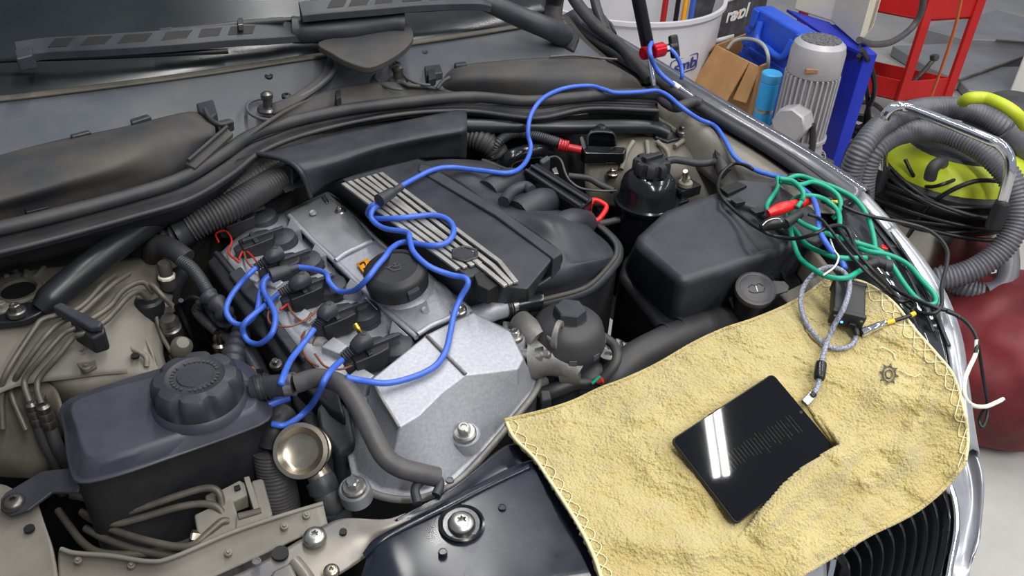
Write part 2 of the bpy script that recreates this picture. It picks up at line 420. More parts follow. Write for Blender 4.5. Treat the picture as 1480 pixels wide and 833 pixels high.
tube('flange_lip', [(q[0], q[1], q[2]+.002) for q in fl1], .004, 'rubber', seal, n=6, res=8)
# metal ledge below the seal, carries it
patch('cowl_ledge', [[(q[0], q[1]-6, .946) for q in fl0], [(q[0], q[1]+4, .938) for q in fl1], [(q[0], q[1]+26, .90) for q in fl1]], 'plastic_dark', car, n=4, solid=.006)
# --- shiny black plate right of the wiring duct (zinc edge)
slab('ledge_plate', [(676, 160, .946), (770, 172, .946), (850, 162, .944), (850, 168, .93), (770, 180, .93), (676, 170, .93)], .004, 'steel_dark', car, bevel=.001)

# --- wiring duct in the middle of the cowl
duct = root('wiring_duct', 'wide black plastic wiring duct cover behind the engine', 'duct cover')
def sec(b, t, f0, f1, e): return [b, t, f0, f1, e]
S = [((372, 222, .957), (405, 228, .957), (428, 240, .955), (440, 258, .935), (449, 284, .895)),
     ((420, 210, .957), (452, 222, .957), (480, 232, .953), (488, 244, .935), (486, 262, .90)),
     ((500, 191, .957), (530, 205, .957), (545, 214, .952), (550, 226, .93), (548, 246, .895)),
     ((590, 173, .957), (605, 188, .957), (612, 200, .95), (614, 212, .925), (612, 230, .895)),
     ((674, 156, .957), (675, 172, .957), (675, 188, .95), (675, 202, .925), (674, 230, .88))]
patch('cover', [list(s) for s in S], 'plastic', duct, n=6, solid=.007)
tube('rolled_edge', [(372, 222, .957), (405, 229, .957), (428, 241, .953), (440, 259, .933), (449, 284, .893)], .0045, 'plastic', duct, n=6)
slab('end_rib', [(413, 236, .935), (424, 243, .93), (425, 276, .89), (410, 270, .89)], .004, 'plastic', duct, bevel=.001, nrm=(1, 0, .2))
slab('end_shelf', [(398, 262, .905), (428, 252, .905), (446, 262, .90), (412, 277, .90)], .004, 'plastic', duct, bevel=.001)
# --- wipers
def wiper(lbl, pts, slots, wid, blade, cap):
    wp = root('wiper_arm', lbl, 'wiper', 'windshield wipers')
    c = cr(pxs(pts), 6); fr = frames(c); vs = []; fs = []; n = len(c)
    side = []
    for i, p in enumerate(c):
        t = i/(n-1); t_ = fr[i][0]; s = t_.cross(V((0, 0, 1))).normalized(); up = s.cross(t_)
        wd = wid(t); h = .017
        ring = [p-s*wd+up*-h, p-s*wd+up*.010, p-s*wd*.8+up*.013, p+s*wd*.8+up*-.001, p+s*wd+up*-.004, p+s*wd+up*-h]
        vs += ring
    for i in range(n-1):
        for k in range(6):
            a = i*6+k; b = i*6+(k+1) % 6; fs.append((a, b, b+6, a+6))
    fs += [tuple(range(6)), tuple((n-1)*6+k for k in range(6))]
    arm_ = mesh('arm', vs, fs, 'plastic', wp, True, .0015, 2)
    for (t0, t1) in slots:      # cut-outs in the arm
        i0, i1 = t0*(n-1), t1*(n-1)
        def at(f):
            i = int(f); q = c[i].lerp(c[min(n-1, i+1)], f-i); t_ = fr[i][0]; s = t_.cross(V((0, 0, 1))).normalized(); return q+s.cross(t_)*.0068, s, t_
        (a, s, t_), (b, s2, _) = at(i0), at(i1)
        wd = wid((t0+t1)/2)*.5; u1 = V((0, 0, .0044))
        slab('slot', [a-s*wd+u1+t_*.006, b-s*wd+u1+t_*.006, b+s*wd-u1-t_*.006, a+s*wd-u1-t_*.006], .003, 'ink', arm_, bevel=.0005)
    tube('blade', blade, .005, 'wire_black', wp, n=5, res=8)
    return wp
w1 = wiper('long black wiper arm lying low across the windshield at left', [(24, 74, 1.088), (70, 68, 1.09), (160, 63, 1.092), (260, 56, 1.092), (330, 50, 1.088), (400, 46, 1.082), (432, 43, 1.076)],
    [(.18, .235), (.27, .33), (.36, .425), (.46, .53), (.565, .64), (.67, .75)], lambda t: .0125+.008*t, [(-60, 92, 1.062), (24, 86, 1.066), (150, 82, 1.068), (330, 74, 1.066)], None)
prism('end_cap', [(20, 72, 1.096), (46, 64, 1.097), (47, 79, 1.094), (23, 85, 1.092)], 1.07, 'plastic', w1, bevel=.003)
tube('pivot_tube', [(424, 43, 1.078), (445, 45, 1.076), (500, 42, 1.076), (560, 33, 1.078), (584, 34, 1.076)], lambda t: .021+.002*math.sin(t*3), 'plastic', w1, n=8, res=16)
tube('collar', [(422, 43, 1.078), (432, 43.5, 1.077), (441, 44, 1.076)], .0245, 'plastic', w1, n=4, res=16)
slab('pivot_cover', [(460, 60, 1.066), (520, 47, 1.07), (582, 32, 1.072), (597, 46, 1.068), (592, 63, 1.06), (567, 83, 1.05), (534, 97, 1.042), (505, 90, 1.046), (480, 77, 1.056)], .014, 'plastic_dusty', w1, bevel=.003, curve=4)
prism('joint_block', [(228, 40, 1.105), (250, 37, 1.105), (252, 49, 1.10), (232, 52, 1.10)], 1.08, 'plastic', w1, bevel=.004)
tube('rear_blade', [(240, 46, 1.098), (300, 40, 1.098), (350, 34, 1.098), (410, 29, 1.098)], .006, 'plastic', w1)
prism('clip', [(343, 26, 1.108), (350, 25, 1.108), (351, 35, 1.106), (344, 36, 1.106)], 1.095, 'steel_dark', w1, bevel=.001)
w2 = wiper('slotted black wiper arm beside the right corner of the windshield', [(434, 16, 1.118), (470, 12, 1.12), (540, 6, 1.12), (610, 0, 1.116), (680, -2, 1.11), (704, 2, 1.10)],
    [(.22, .29), (.31, .38), (.41, .48), (.52, .6), (.63, .69), (.73, .79)], lambda t: .014+.007*t, [(340, 36, 1.09), (440, 27, 1.092), (560, 17, 1.094), (680, 10, 1.09)], None)
tube('pivot_tube', [(696, 0, 1.10), (715, 8, 1.09), (750, 24, 1.065), (790, 40, 1.04), (815, 52, 1.01)], lambda t: .018+.006*t, 'plastic', w2, n=8, res=16)

# --- hinge side at the right end of the windshield
patch('hinge_tray', [[(812, 22, .99), (840, 10, .985), (872, 20, .98), (884, 40, .975)], [(820, 60, .975), (850, 58, .965), (890, 74, .96), (915, 96, .955)], [(850, 84, .965), (880, 86, .955), (915, 110, .95), (945, 130, .945)]], 'plastic_dusty', car, n=5, solid=.006)
tube('hinge_arm', [(820, -20, 1.05), (835, 6, 1.02), (862, 38, 1.0), (898, 68, .985), (926, 100, .975), (938, 116, .965)], lambda t: .015-.004*t, 'rubber', car, n=6)
tube('hinge_arm', [(857, -20, 1.05), (860, 2, 1.03), (866, 22, 1.01), (874, 44, .99)], .011, 'plastic', car, n=6)
tube('hinge_wire', [(795, 82, 1.0), (830, 80, 1.0), (868, 84, .99), (892, 86, .985)], .0025, 'line', car, n=6)
prism('hinge_block', [(806, 36, 1.012), (826, 32, 1.012), (838, 52, 1.0), (830, 72, .99), (808, 60, 1.0)], .965, 'plastic_dark', car, bevel=.005)

# --- left fender (far side): top ledge, drip rail, outer skin
fo = [(848, 26, .975), (877, 46, .972), (940, 84, .968), (1000, 121, .964), (1070, 163, .958), (1142, 205, .95), (1200, 241, .942), (1250, 275, .934)]
fo3 = pxs(fo)
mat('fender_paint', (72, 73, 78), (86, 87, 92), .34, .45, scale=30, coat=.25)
fi = pxs([(826, 30, .968), (856, 56, .966), (915, 96, .962), (972, 132, .958), (1040, 174, .952), (1110, 216, .944), (1168, 256, .936), (1222, 298, .928)])
fskin = [p+V((.035, -.0, -.05)) for p in fo3]; fbot = [p+V((.085, 0, -.42)) for p in fo3]
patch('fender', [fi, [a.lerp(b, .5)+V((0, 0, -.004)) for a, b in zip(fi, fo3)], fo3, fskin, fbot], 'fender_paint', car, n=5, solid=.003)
tube('fender_seal', [p+V((-.004, 0, .004)) for p in fi], .010, 'rubber', car, n=5)
tube('fender_seal_lip', [p.lerp(q_, .3)+V((0, 0, .001)) for p, q_ in zip(fi, fo3)], .006, 'plastic_dark', car, n=5)
tube('fender_edge', [p+V((.002, 0, -.001)) for p in fo3], .0022, 'chrome', car, n=5, res=8)  # chrome bead stands in for the bright highlight along the fender edge
led = pxs([(900, 118, .942), (955, 152, .938), (1010, 190, .932), (1060, 228, .924), (1112, 264, .915), (1172, 312, .905)])
patch('fender_ledge', [[p+V((-.004, 0, -.012)) for p in fi[2:]], led, [p+V((-.02, -.01, -.06)) for p in led]], 'primer', car, n=5, solid=.004)
# front corner of the wing beside the lamp
fc = pxs([(1250, 278, .932), (1290, 322, .925), (1330, 370, .915), (1362, 420, .905), (1384, 480, .89), (1393, 540, .872), (1401, 600, .845), (1409, 650, .81)])
fci = pxs([(1238, 286, .928), (1276, 330, .92), (1314, 378, .91), (1345, 430, .90), (1366, 490, .886), (1376, 550, .866), (1384, 610, .838), (1392, 660, .80)])
patch('bumper_corner', [fci, fc, [p+V((.022, -.006, -.06)) for p in fc], [p+V((.03, -.01, -.4)) for p in fc]], 'body_paint', car, n=5, solid=.003)
# headlight body between ledge and wing
mat('lamp_lens', (40, 42, 46), (56, 58, 62), .12, scale=5, coat=1)
h = [p+V((-.004, -.002, -.004)) for p in fci]
hin = pxs([(1205, 300, .905), (1222, 345, .90), (1255, 400, .885), (1290, 450, .87), (1322, 500, .86), (1340, 560, .845), (1345, 620, .82), (1350, 700, .76)])
patch('headlight', [h, [a.lerp(b, .5)+V((.0, 0, .002)) for a, b in zip(h, hin)], hin, [p+V((-.02, .0, -.1)) for p in hin]], 'lamp_lens', car, n=6, solid=.004)
for (a, b) in (((1262, 300, .926), (1372, 500, .886)), ((1250, 310, .92), (1350, 480, .889))):
    tube('lamp_rib', [a, ((a[0]+b[0])/2+8, (a[1]+b[1])/2-6, (a[2]+b[2])/2+.003), b], .0025, 'plastic', car, n=8, res=6)
prism('lamp_cavity', [(1212, 300, .914), (1240, 296, .916), (1262, 330, .912), (1240, 352, .905), (1216, 335, .905)], .86, 'plastic_dark', car, bevel=.003)

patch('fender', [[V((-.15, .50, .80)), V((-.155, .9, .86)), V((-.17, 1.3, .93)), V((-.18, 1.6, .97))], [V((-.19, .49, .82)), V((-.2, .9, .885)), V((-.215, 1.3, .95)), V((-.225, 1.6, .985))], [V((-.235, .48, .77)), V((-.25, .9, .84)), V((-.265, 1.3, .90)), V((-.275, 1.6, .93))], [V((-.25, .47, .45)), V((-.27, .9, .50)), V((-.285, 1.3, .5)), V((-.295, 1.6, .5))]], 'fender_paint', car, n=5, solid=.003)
patch('fender_gutter', [[V((-.14, .52, .775)), V((-.135, .9, .80)), V((-.14, 1.3, .84))], [V((-.155, .5, .80)), V((-.158, .9, .855)), V((-.172, 1.3, .925))]], 'primer_dark', car, n=4, solid=.003)
# --- shock tower, camera-left: pressed sheet with a ring hole
tl = [[(-60, 405, .835), (30, 385, .84), (110, 382, .835), (200, 372, .825), (262, 368, .80)],
      [(-60, 450, .845), (30, 425, .85), (110, 425, .845), (190, 420, .83), (250, 428, .79)],
      [(-60, 520, .835), (30, 498, .84), (110, 490, .835), (185, 480, .82), (236, 500, .77)],
      [(-60, 600, .80), (20, 560, .81), (100, 548, .80), (180, 540, .79), (246, 545, .75)]]
patch('shock_tower', tl, 'primer', car, n=7, solid=.004)
lathe('tower_ring', (27, 421, .852), (0, 0, 1), [(.030, -.01), (.034, .0), (.031, .004), (.026, .004), (.024, -.006), (.001, -.008)], 'primer_dark', car, 32)
lathe('tower_hole', (27, 421, .8505), (0, 0, 1), [(.0235, -.004), (.0235, .0008), (.001, .0008)], 'ink', car, 28)
for (a, b) in (((38, 392, .846), (36, 408, .85)), ((52, 400, .846), (64, 386, .842)), ((10, 400, .845), (0, 388, .84)), ((70, 425, .846), (95, 420, .842))):
    tube('tower_rib', [a, b], .004, 'primer', car, res=8)
hexbolt((4, 447, .852), (0, 0, 1), .012, 'primer', car)
hexbolt((22, 388, .848), (0, 0, 1), .009, 'bare_steel', car)
# front ledge pressing with bracket holes
patch('inner_panel', [[(100, 478, .815), (150, 470, .812), (190, 440, .81), (215, 505, .795)], [(90, 530, .80), (140, 520, .80), (185, 500, .80), (232, 538, .78)], [(70, 552, .79), (120, 560, .785), (180, 545, .785), (240, 552, .77)], [(92, 590, .73), (130, 600, .72), (190, 590, .72), (240, 580, .70)]], 'primer', car, n=6, solid=.004)
slab('line_bracket', [(99, 498, .818), (118, 488, .818), (136, 505, .815), (140, 530, .81), (122, 539, .81), (110, 525, .814)], .004, 'primer_dark', car, bevel=.001)
for (x, y) in ((119, 510), (125, 531)): hexbolt((x, y, .82), (0, 0, 1), .0065, 'primer_dark', car, 'rivet')
lathe('panel_hole', (195, 514, .806), (0, 0, 1), [(.006, -.003), (.006, .0006), (.001, .0006)], 'ink', car, 16)
tube('panel_bead', [(172, 450, .815), (178, 480, .81), (186, 500, .806), (210, 515, .80), (212, 530, .79)], .004, 'primer', car)
# spring-housing wall going down to the front
patch('inner_wall', [[(-60, 560, .80), (10, 545, .80), (70, 555, .79), (90, 600, .77)], [(-60, 680, .7), (10, 690, .68), (60, 690, .66), (84, 680, .62)]], 'primer_dark', car, n=5, solid=.004)

# --- shock tower, camera-right, ribbed casting
tr = [[(850, 196, .875), (900, 180, .885), (960, 182, .885), (1010, 186, .88), (1045, 200, .87)],
      [(846, 225, .88), (905, 210, .90), (960, 205, .90), (1010, 210, .895), (1056, 222, .88)],
      [(845, 260, .85), (910, 255, .86), (960, 250, .865), (1015, 250, .865), (1068, 255, .86)],
      [(850, 300, .80), (910, 300, .80), (960, 300, .80), (1020, 300, .81), (1085, 300, .82)]]
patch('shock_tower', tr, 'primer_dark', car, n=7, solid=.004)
for (a, b, c) in (((935, 205, .905), (937, 225, .893), (938, 240, .88)), ((950, 205, .906), (964, 218, .90), (968, 234, .886)), ((975, 212, .902), (985, 205, .904), (1000, 195, .9)), ((915, 205, .905), (905, 222, .895), (898, 245, .876))):
    tube('tower_rib', [a, b, c], .005, 'primer', car, n=6, res=8)
for (x, y, z) in ((990, 257, .872), (994, 266, .872), (885, 252, .868), (965, 270, .862)): hexbolt((x, y, z), (0, 0, 1), .011, 'bare_steel', car)

# --- front end: camera-left inner fender sheet, radiator support, black cover, grille
patch('inner_fender_sheet', [[(-60, 705, .765), (0, 700, .77), (30, 715, .775), (55, 728, .775)], [(-60, 760, .765), (10, 755, .77), (50, 765, .772), (74, 790, .772)], [(-60, 850, .76), (10, 850, .76), (50, 850, .76), (86, 850, .76)]], 'primer', car, n=5, solid=.004)
ws_top = [(88, 794, .778), (108, 800, .778), (160, 804, .778), (215, 812, .778), (250, 806, .78), (330, 772, .785), (400, 748, .79), (467, 728, .793)]
patch('support_flange', [ws_top, [(84, 803, .765), (110, 808, .765), (160, 812, .765), (212, 820, .766), (255, 814, .77), (335, 782, .776), (402, 758, .782), (472, 752, .785)], [(86, 870, .76), (120, 870, .76), (170, 870, .76), (215, 866, .762), (270, 850, .765), (350, 815, .772), (415, 785, .778), (474, 757, .783)]], 'primer', car, n=6, solid=.003)
tube('rolled_edge', ws_top, .0028, 'primer', car, n=6, res=8)
for (x, y, z) in ((113, 810, .772), (190, 817, .771), (330, 799, .779), (411, 761, .787), (443, 745, .79)): hexbolt((x, y, z), (0, -.3, 1), .0045, 'primer', car, 'rivet')
lathe('panel_hole', (42, 764, .777), (0, 0, 1), [(.006, -.003), (.006, .0008), (.001, .0008)], 'ink', car, 16)
mat('support_metal', (84, 86, 92), (128, 122, 112), .38, .35, scale=9)
patch('radiator_support', [[(300, 850, .782), (380, 812, .785), (455, 768, .79), (495, 750, .793), (555, 751, .793), (586, 742, .794)],
    [(340, 870, .775), (420, 830, .778), (480, 795, .782), (520, 775, .785), (560, 765, .788), (596, 752, .789)],
    [(360, 900, .765), (440, 860, .766), (500, 825, .77), (545, 795, .772), (580, 778, .774), (612, 762, .776)]], 'support_metal', car, n=7, solid=.004)
patch('support_lip', [[(570, 752, .793), (600, 735, .795), (660, 700, .798), (728, 646, .801), (762, 643, .801), (800, 640, .80)], [(580, 760, .787), (610, 745, .79), (672, 712, .794), (740, 664, .797), (790, 660, .797), (830, 655, .796)], [(596, 772, .776), (625, 755, .778), (690, 722, .782), (756, 682, .786), (810, 690, .786), (850, 680, .786)]], 'panel_black', car, n=6, solid=.004)
for (x, y, r) in ((455, 777, .0135),): torx((x, y, .795), (0, 0, 1), r, 'steel', car)
torx((479, 826, .79), (0, 0, 1), .009, 'bare_steel', car)
for (x, y, r) in ((405, 800, .0095), (496, 769, .0045)): lathe('panel_hole', (x, y, .7895), (0, -.1, 1), [(r, -.003), (r, .0012), (.001, .0012)], 'ink', car, 20)
tube('support_bead', [(425, 812, .785), (440, 830, .782), (452, 850, .78)], .008, 'support_metal', car)
prism('support_tab', [(395, 824, .79), (420, 812, .79), (428, 830, .789), (440, 850, .788), (380, 850, .788)], .77, 'support_metal', car, bevel=.004)
for (x, y) in ((650, 694), (733, 650), (371, 812)): lathe('panel_dimple', (x, y, .798), (0, 0, 1), [(.0055, -.002), (.005, .0012), (.0035, .0012), (.003, .0004), (.001, .0004)], 'support_metal', car, 16)
# closing ring hook over the support
tube('support_hook', [(604, 728, .80), (600, 708, .805), (610, 695, .806), (628, 690, .806), (636, 700, .804), (630, 716, .80)], .006, 'plastic', car, n=6)
# glossy black front cover
patch('front_cover', [[(524, 800, .788), (540, 780, .798), (570, 763, .802), (640, 728, .805), (700, 695, .807), (760, 667, .808), (800, 664, .808), (900, 640, .806)],
    [(530, 805, .79), (548, 790, .803), (580, 772, .806), (645, 742, .809), (705, 712, .811), (768, 684, .812), (810, 680, .812), (910, 660, .81)],
    [(520, 840, .785), (560, 830, .802), (600, 815, .804), (665, 780, .806), (730, 750, .808), (800, 735, .808), (850, 725, .808), (940, 700, .806)],
    [(505, 900, .775), (560, 900, .79), (620, 890, .796), (700, 870, .80), (770, 850, .80), (830, 840, .80), (890, 830, .80), (980, 800, .80)]], 'panel_black', car, n=8, solid=.005)
tube('cover_edge', [(528, 803, .79), (546, 786, .802), (576, 768, .806), (642, 736, .809), (702, 705, .811), (764, 676, .812)], .004, 'panel_black', car, n=6)
lathe('bolt_well', (667, 756, .8105), (0, 0, 1), [(.0265, -.004), (.0275, .0005), (.025, .0012), (.0215, -.003), (.0205, -.008), (.001, -.008)], 'gloss_black', car, 36)
torx((667, 758, .8075), (0, 0, 1), .0165, 'steel', car)
for (x, y) in ((726, 733), (640, 797)): lathe('cover_dimple', (x, y, .8115), (0, 0, 1), [(.0055, -.003), (.005, .0006), (.004, .0006), (.0035, -.0002), (.001, -.0002)], 'panel_black', car, 16)
# front nose skin either side of the grille opening
patch('bumper', [[(940, 880, .765), (1040, 858, .765), (1130, 826, .765), (1202, 790, .765)],
    [(960, 960, .72), (1060, 930, .72), (1140, 890, .725), (1196, 852, .73)],
    [(980, 1300, .40), (1090, 1290, .40), (1180, 1260, .40), (1230, 1220, .40)]], 'body_paint', car, n=6, solid=.004)
patch('bumper', [[(1352, 690, .775), (1372, 674, .78), (1392, 655, .785), (1404, 640, .80)],
    [(1380, 730, .742), (1394, 722, .745), (1408, 706, .755), (1418, 690, .775)],
    [(1378, 790, .70), (1394, 790, .70), (1408, 780, .71), (1416, 762, .725)],
    [(1366, 870, .65), (1382, 880, .65), (1396, 880, .65), (1402, 860, .66)],
    [(1400, 1180, .40), (1420, 1190, .40), (1436, 1180, .40), (1442, 1150, .40)]], 'body_paint', car, n=6, solid=.004)
# kidney grille: chrome frame, dark backing, upright slats
GF = [(1203, 806, .752), (1250, 772, .760), (1300, 742, .762), (1345, 712, .762), (1366, 698, .76), (1378, 726, .745), (1381, 762, .725), (1374, 804, .70), (1358, 860, .67), (1300, 910, .655), (1230, 920, .665), (1196, 860, .71)]
gr = tube('grille_frame', GF+[GF[0]], .0065, 'chrome', car, n=6, res=14)
slab('grille_backing', [q+V((-.01, .035, .012)) for q in pxs(GF)], .01, 'ink', car, bevel=0)
back = V((-.08, .03, .0))
for k in range(10):
    t = k/9.0
    a = (1216+(1360-1216)*t, 800-96*t); L_ = 62+36*t
    pth = [(a[0], a[1], .762), (a[0]+10, a[1]+L_*.25, .752), (a[0]+13, a[1]+L_*.6, .732), (a[0]+4, a[1]+L_*1.15, .70), (a[0]-10, a[1]+L_*1.7, .672)]
    q = cr(pxs(pth), 5); b = [p+V((-.004, .028, -.004)) for p in q]; sd = V((.0028, .001, 0)); n_ = len(q)
    vs = [p-sd for p in q]+[p+sd for p in q]+[p+sd for p in b]+[p-sd for p in b]; fs = []
    for j in range(4):
        for i in range(n_-1): fs.append((j*n_+i, j*n_+i+1, ((j+1) % 4)*n_+i+1, ((j+1) % 4)*n_+i))
    fs += [(0, n_, 2*n_, 3*n_), (n_-1, 2*n_-1, 3*n_-1, 4*n_-1)]
    mesh('grille_slat', vs, fs, 'gloss_black', gr, True, .0008, 1, sharp=40)
# ================================================================ engine: valve cover, timing cover, coil channel
eng = root('engine', 'inline engine with silver painted valve cover and timing cover', 'engine')
UP = V((-.18, -.05, 1)).normalized()       # the engine leans to the camera-left side
# block below
prism('engine_block', [(300, 372, .76), (470, 282, .78), (690, 455, .77), (760, 540, .74), (600, 725, .70), (500, 690, .70)], .42, 'bay_dark', eng, bevel=.01)
# channel floor and left wing of the cover
patch('coil_channel', [[(318, 366, .842), (362, 420, .842), (415, 484, .84), (465, 540, .834), (520, 600, .815)],
    [(350, 338, .846), (395, 386, .846), (452, 446, .845), (500, 496, .84), (548, 556, .828)],
    [(412, 306, .85), (462, 364, .85), (520, 430, .85), (570, 480, .846), (600, 500, .836)]], 'silver', eng, n=5, solid=.01)
# plateau of the valve cover, rear and front half with a bright step between
prism('valve_cover', [(417, 309, .866), (470, 281, .872), (512, 312, .874), (538, 346, .876), (486, 376, .868), (450, 344, .867)], [(398, 312, .82), (474, 276, .82), (522, 308, .82), (548, 346, .82), (474, 384, .82), (436, 350, .82)], 'silver_dirty', eng, bevel=.005)
prism('valve_cover', [(484, 377, .872), (538, 347, .88), (566, 366, .88), (640, 412, .88), (684, 450, .88), (660, 458, .876), (622, 474, .873), (604, 484, .868), (545, 436, .87)], [(472, 384, .82), (546, 342, .82), (580, 366, .82), (655, 412, .82), (700, 450, .82), (676, 470, .82), (636, 488, .82), (596, 498, .82), (532, 444, .82)], 'silver', eng, bevel=.006)
tube('cover_ridge', [(485, 377, .874), (500, 366, .878), (520, 357, .88), (537, 349, .882)], .004, 'silver', eng, n=6)
tube('cover_ridge', [(604, 483, .872), (625, 470, .878), (645, 462, .88), (662, 452, .884)], .004, 'silver', eng, n=6)
tube('cover_channel_edge', [(418, 312, .866), (450, 346, .867), (486, 380, .868), (545, 438, .868), (602, 488, .866)], .004, 'silver', eng, n=4)
tube('cover_gasket_line', [(472, 282, .868), (515, 318, .868), (548, 350, .868), (590, 385, .868)], .004, 'silver_dirty', eng, n=4)
# webs between the coils
for (a, b, c) in (((420, 314), (436, 330), (408, 344)), ((455, 352), (472, 368), (440, 382)), ((506, 402), (524, 418), (490, 430)), ((528, 428), (546, 446), (510, 460)), ((566, 462), (590, 484), (560, 498))):
    prism('web', [a+(.872,), b+(.872,), c+(.852,)], .82, 'silver', eng, bevel=.002)
for (x, y, s) in ((365, 396, 14), (393, 405, 14), (440, 455, 16), (482, 497, 18), (520, 540, 18)):
    prism('coil_seat', [(x-s, y+4, .850), (x, y-s*.6, .852), (x+s*1.2, y+2, .852), (x+s*.4, y+s*.8, .848)], .82, 'silver', eng, bevel=.002)
# oval dents on the cover
for (x, y) in ((452, 307), (614, 448)):
    lathe('cover_dent', (x, y, .8745), UP, [(.006, -.002), (.005, .0012), (.003, .0004), (.001, .0002)], 'silver', eng, 20)
# front timing cover bulge
R0 = [(604, 482), (660, 455), (700, 447), (742, 462), (768, 495), (780, 538), (774, 566), (738, 612), (690, 668), (650, 704), (600, 722), (545, 716), (508, 690), (498, 640), (505, 590), (530, 552)]
zz = [.80, .80, .80, .795, .79, .785, .78, .775, .77, .765, .76, .758, .758, .765, .78, .79]
R1 = [(604, 482), (660, 455), (698, 449), (738, 464), (763, 496), (775, 538), (768, 562), (732, 608), (684, 662), (646, 696), (600, 712), (552, 706), (517, 682), (508, 640), (514, 592), (534, 554)]
R2 = [(612, 486), (655, 464), (690, 455), (728, 472), (750, 502), (762, 532), (750, 556), (710, 590), (664, 632), (630, 664), (592, 680), (566, 672), (545, 640), (536, 608), (532, 578), (540, 556)]
z2 = [.83, .83, .83, .825, .825, .82, .818, .812, .80, .795, .79, .795, .80, .81, .82, .825]
R3 = [(616, 487), (650, 470), (685, 457), (716, 474), (736, 502), (750, 528), (728, 540), (700, 552), (672, 566), (648, 588), (620, 616), (596, 620), (578, 612), (560, 590), (545, 566), (543, 552)]
z3 = [.868, .874, .876, .868, .862, .854, .858, .86, .862, .854, .842, .842, .848, .856, .862, .864]
R4 = [(618, 490), (648, 478), (680, 464), (705, 480), (722, 504), (730, 522), (715, 532), (695, 540), (673, 545), (645, 562), (620, 586), (600, 594), (584, 590), (568, 574), (554, 560), (552, 552)]
z4 = [.874, .88, .882, .878, .872, .866, .868, .87, .871, .866, .858, .857, .86, .866, .87, .872]
cf = lambda R, Z: [(x, y, z) for (x, y), z in zip(R, Z)]
low = [(x, y, z-.025) for (x, y), z in zip(R0, zz)]
tv = dict(a=(617, 484, .876), b=(684, 452, .884), m=(652, 467, .881), c=(738, 480, .868), d=(757, 519, .856), e=(749, 534, .853), n=(712, 538, .861), f=(673, 541, .868), o=(640, 566, .862), k=(606, 600, .853), h=(577, 618, .848), p=(556, 584, .858), g=(536, 549, .866))
rg = [pxs(r_) for r_ in (low, cf(R0, zz), [(x, y, z+.002) for (x, y), z in zip(R1, zz)], cf(R2, z2), [tv[k] for k in 'ambcddenfokhhpgg'])]
vs = [v for r_ in rg for v in r_]; fs = []
for k in range(4):
    for i in range(16): a_ = k*16+i; b_ = k*16+(i+1) % 16; fs.append((a_, b_, b_+16, a_+16))
fs += [tuple(range(16)), (64, 65, 66, 67, 68, 70, 71, 72), (64, 72, 73, 74, 75, 77, 78)]
tc = mesh('timing_cover', vs, fs, 'silver', eng, True, .010, 4)
tube('cover_groove', [(617, 485, .8775), (636, 504, .875), (655, 523, .872), (673, 541, .8695)], .0024, 'alu', tc, n=4, res=8)
tube('cover_groove', [(539, 553, .867), (552, 577, .861), (565, 598, .855), (577, 618, .849)], .002, 'alu', tc, n=4, res=8)
tube('cover_flange', [q for q in [(x, y, z+.002) for (x, y), z in zip(R0[4:13], zz[4:13])]], .005, 'alu', eng, n=6)
for (x, y, z, r) in ((672, 628, .806, .0155), (512, 706, .782, .0155), (744, 487, .848, .0125), (664, 450, .882, .011), (478, 628, .765, .013)):
    lathe('bolt_boss', (x, y, z-.004), UP, [(r*1.35, -.02), (r*1.3, .0), (r*1.15, .003), (.001, .003)], 'silver' if y < 700 else 'silver_dirty', tc, 28)
    hexbolt((x, y-1, z+.001), UP, r, 'steel', tc)
for (x, y, z) in ((492, 306, .872), (668, 452, .875)): hexbolt((x, y, z), UP, .010, 'steel', eng)
slab('lifting_tab', [(464, 283, .878), (469, 281, .878), (476, 290, .876), (472, 293, .876)], .004, 'steel', eng)
# black wiring rail along the left side of the cover
prism('wiring_rail', [(298, 378, .842), (318, 360, .846), (345, 394, .846), (388, 446, .844), (440, 508, .838), (490, 566, .826), (500, 604, .81), (478, 596, .81), (428, 550, .82), (365, 470, .834)], .72, 'plastic_dark', eng, bevel=.005)
tube('rail_groove', [(312, 366, .845), (350, 412, .844), (390, 462, .842), (440, 520, .835)], .004, 'plastic', eng)
prism('rail_step', [(330, 395, .85), (348, 384, .85), (382, 428, .85), (372, 442, .848), (352, 424, .848)], .83, 'plastic', eng, bevel=.003)
prism('rail_step', [(384, 462, .848), (394, 450, .848), (430, 498, .845), (420, 510, .844)], .82, 'plastic', eng, bevel=.003)
slab('tray', [(386, 436, .842), (402, 424, .844), (462, 492, .838), (470, 520, .832), (442, 506, .836)], .006, 'alu', eng)
prism('rail_end', [(455, 590, .812), (480, 560, .82), (505, 590, .812), (515, 640, .78), (488, 660, .77), (462, 620, .79)], .70, 'plastic', eng, bevel=.008)
prism('side_cover', [(420, 570, .79), (445, 560, .795), (480, 610, .78), (492, 660, .76), (460, 660, .755)], .68, 'plastic', eng, bevel=.006)
hexbolt((399, 527, .846), UP, .009, 'steel_dark', eng)
lathe('connector', (458, 497, .83), (.4, -.9, .1), [(.016, -.02), (.018, -.016), (.016, -.012), (.018, -.008), (.016, -.004), (.018, 0), (.016, .004), (.018, .008), (.016, .012), (.012, .02), (.001, .022)], 'alu', eng, 20)
# oil filler neck
lathe('filler_neck', (578, 422, .868), UP, [(.062, -.012), (.056, .0), (.047, .008), (.043, .014), (.042, .036)], 'silver', eng, 40)
# sticker with pictogram
st = slab('warning_sticker', [(515, 381, .8795), (531, 373, .8815), (539, 385, .8815), (527, 396, .8795)], .0015, 'orange', eng, bevel=0)
for pts in ([(520, 382), (526, 379), (528, 383)], [(526, 388), (530, 391), (533, 386), (528, 385)]):
    tube('pictogram', [(x, y, .8815) for x, y in pts], .0012, 'ink', st, n=3, res=6)

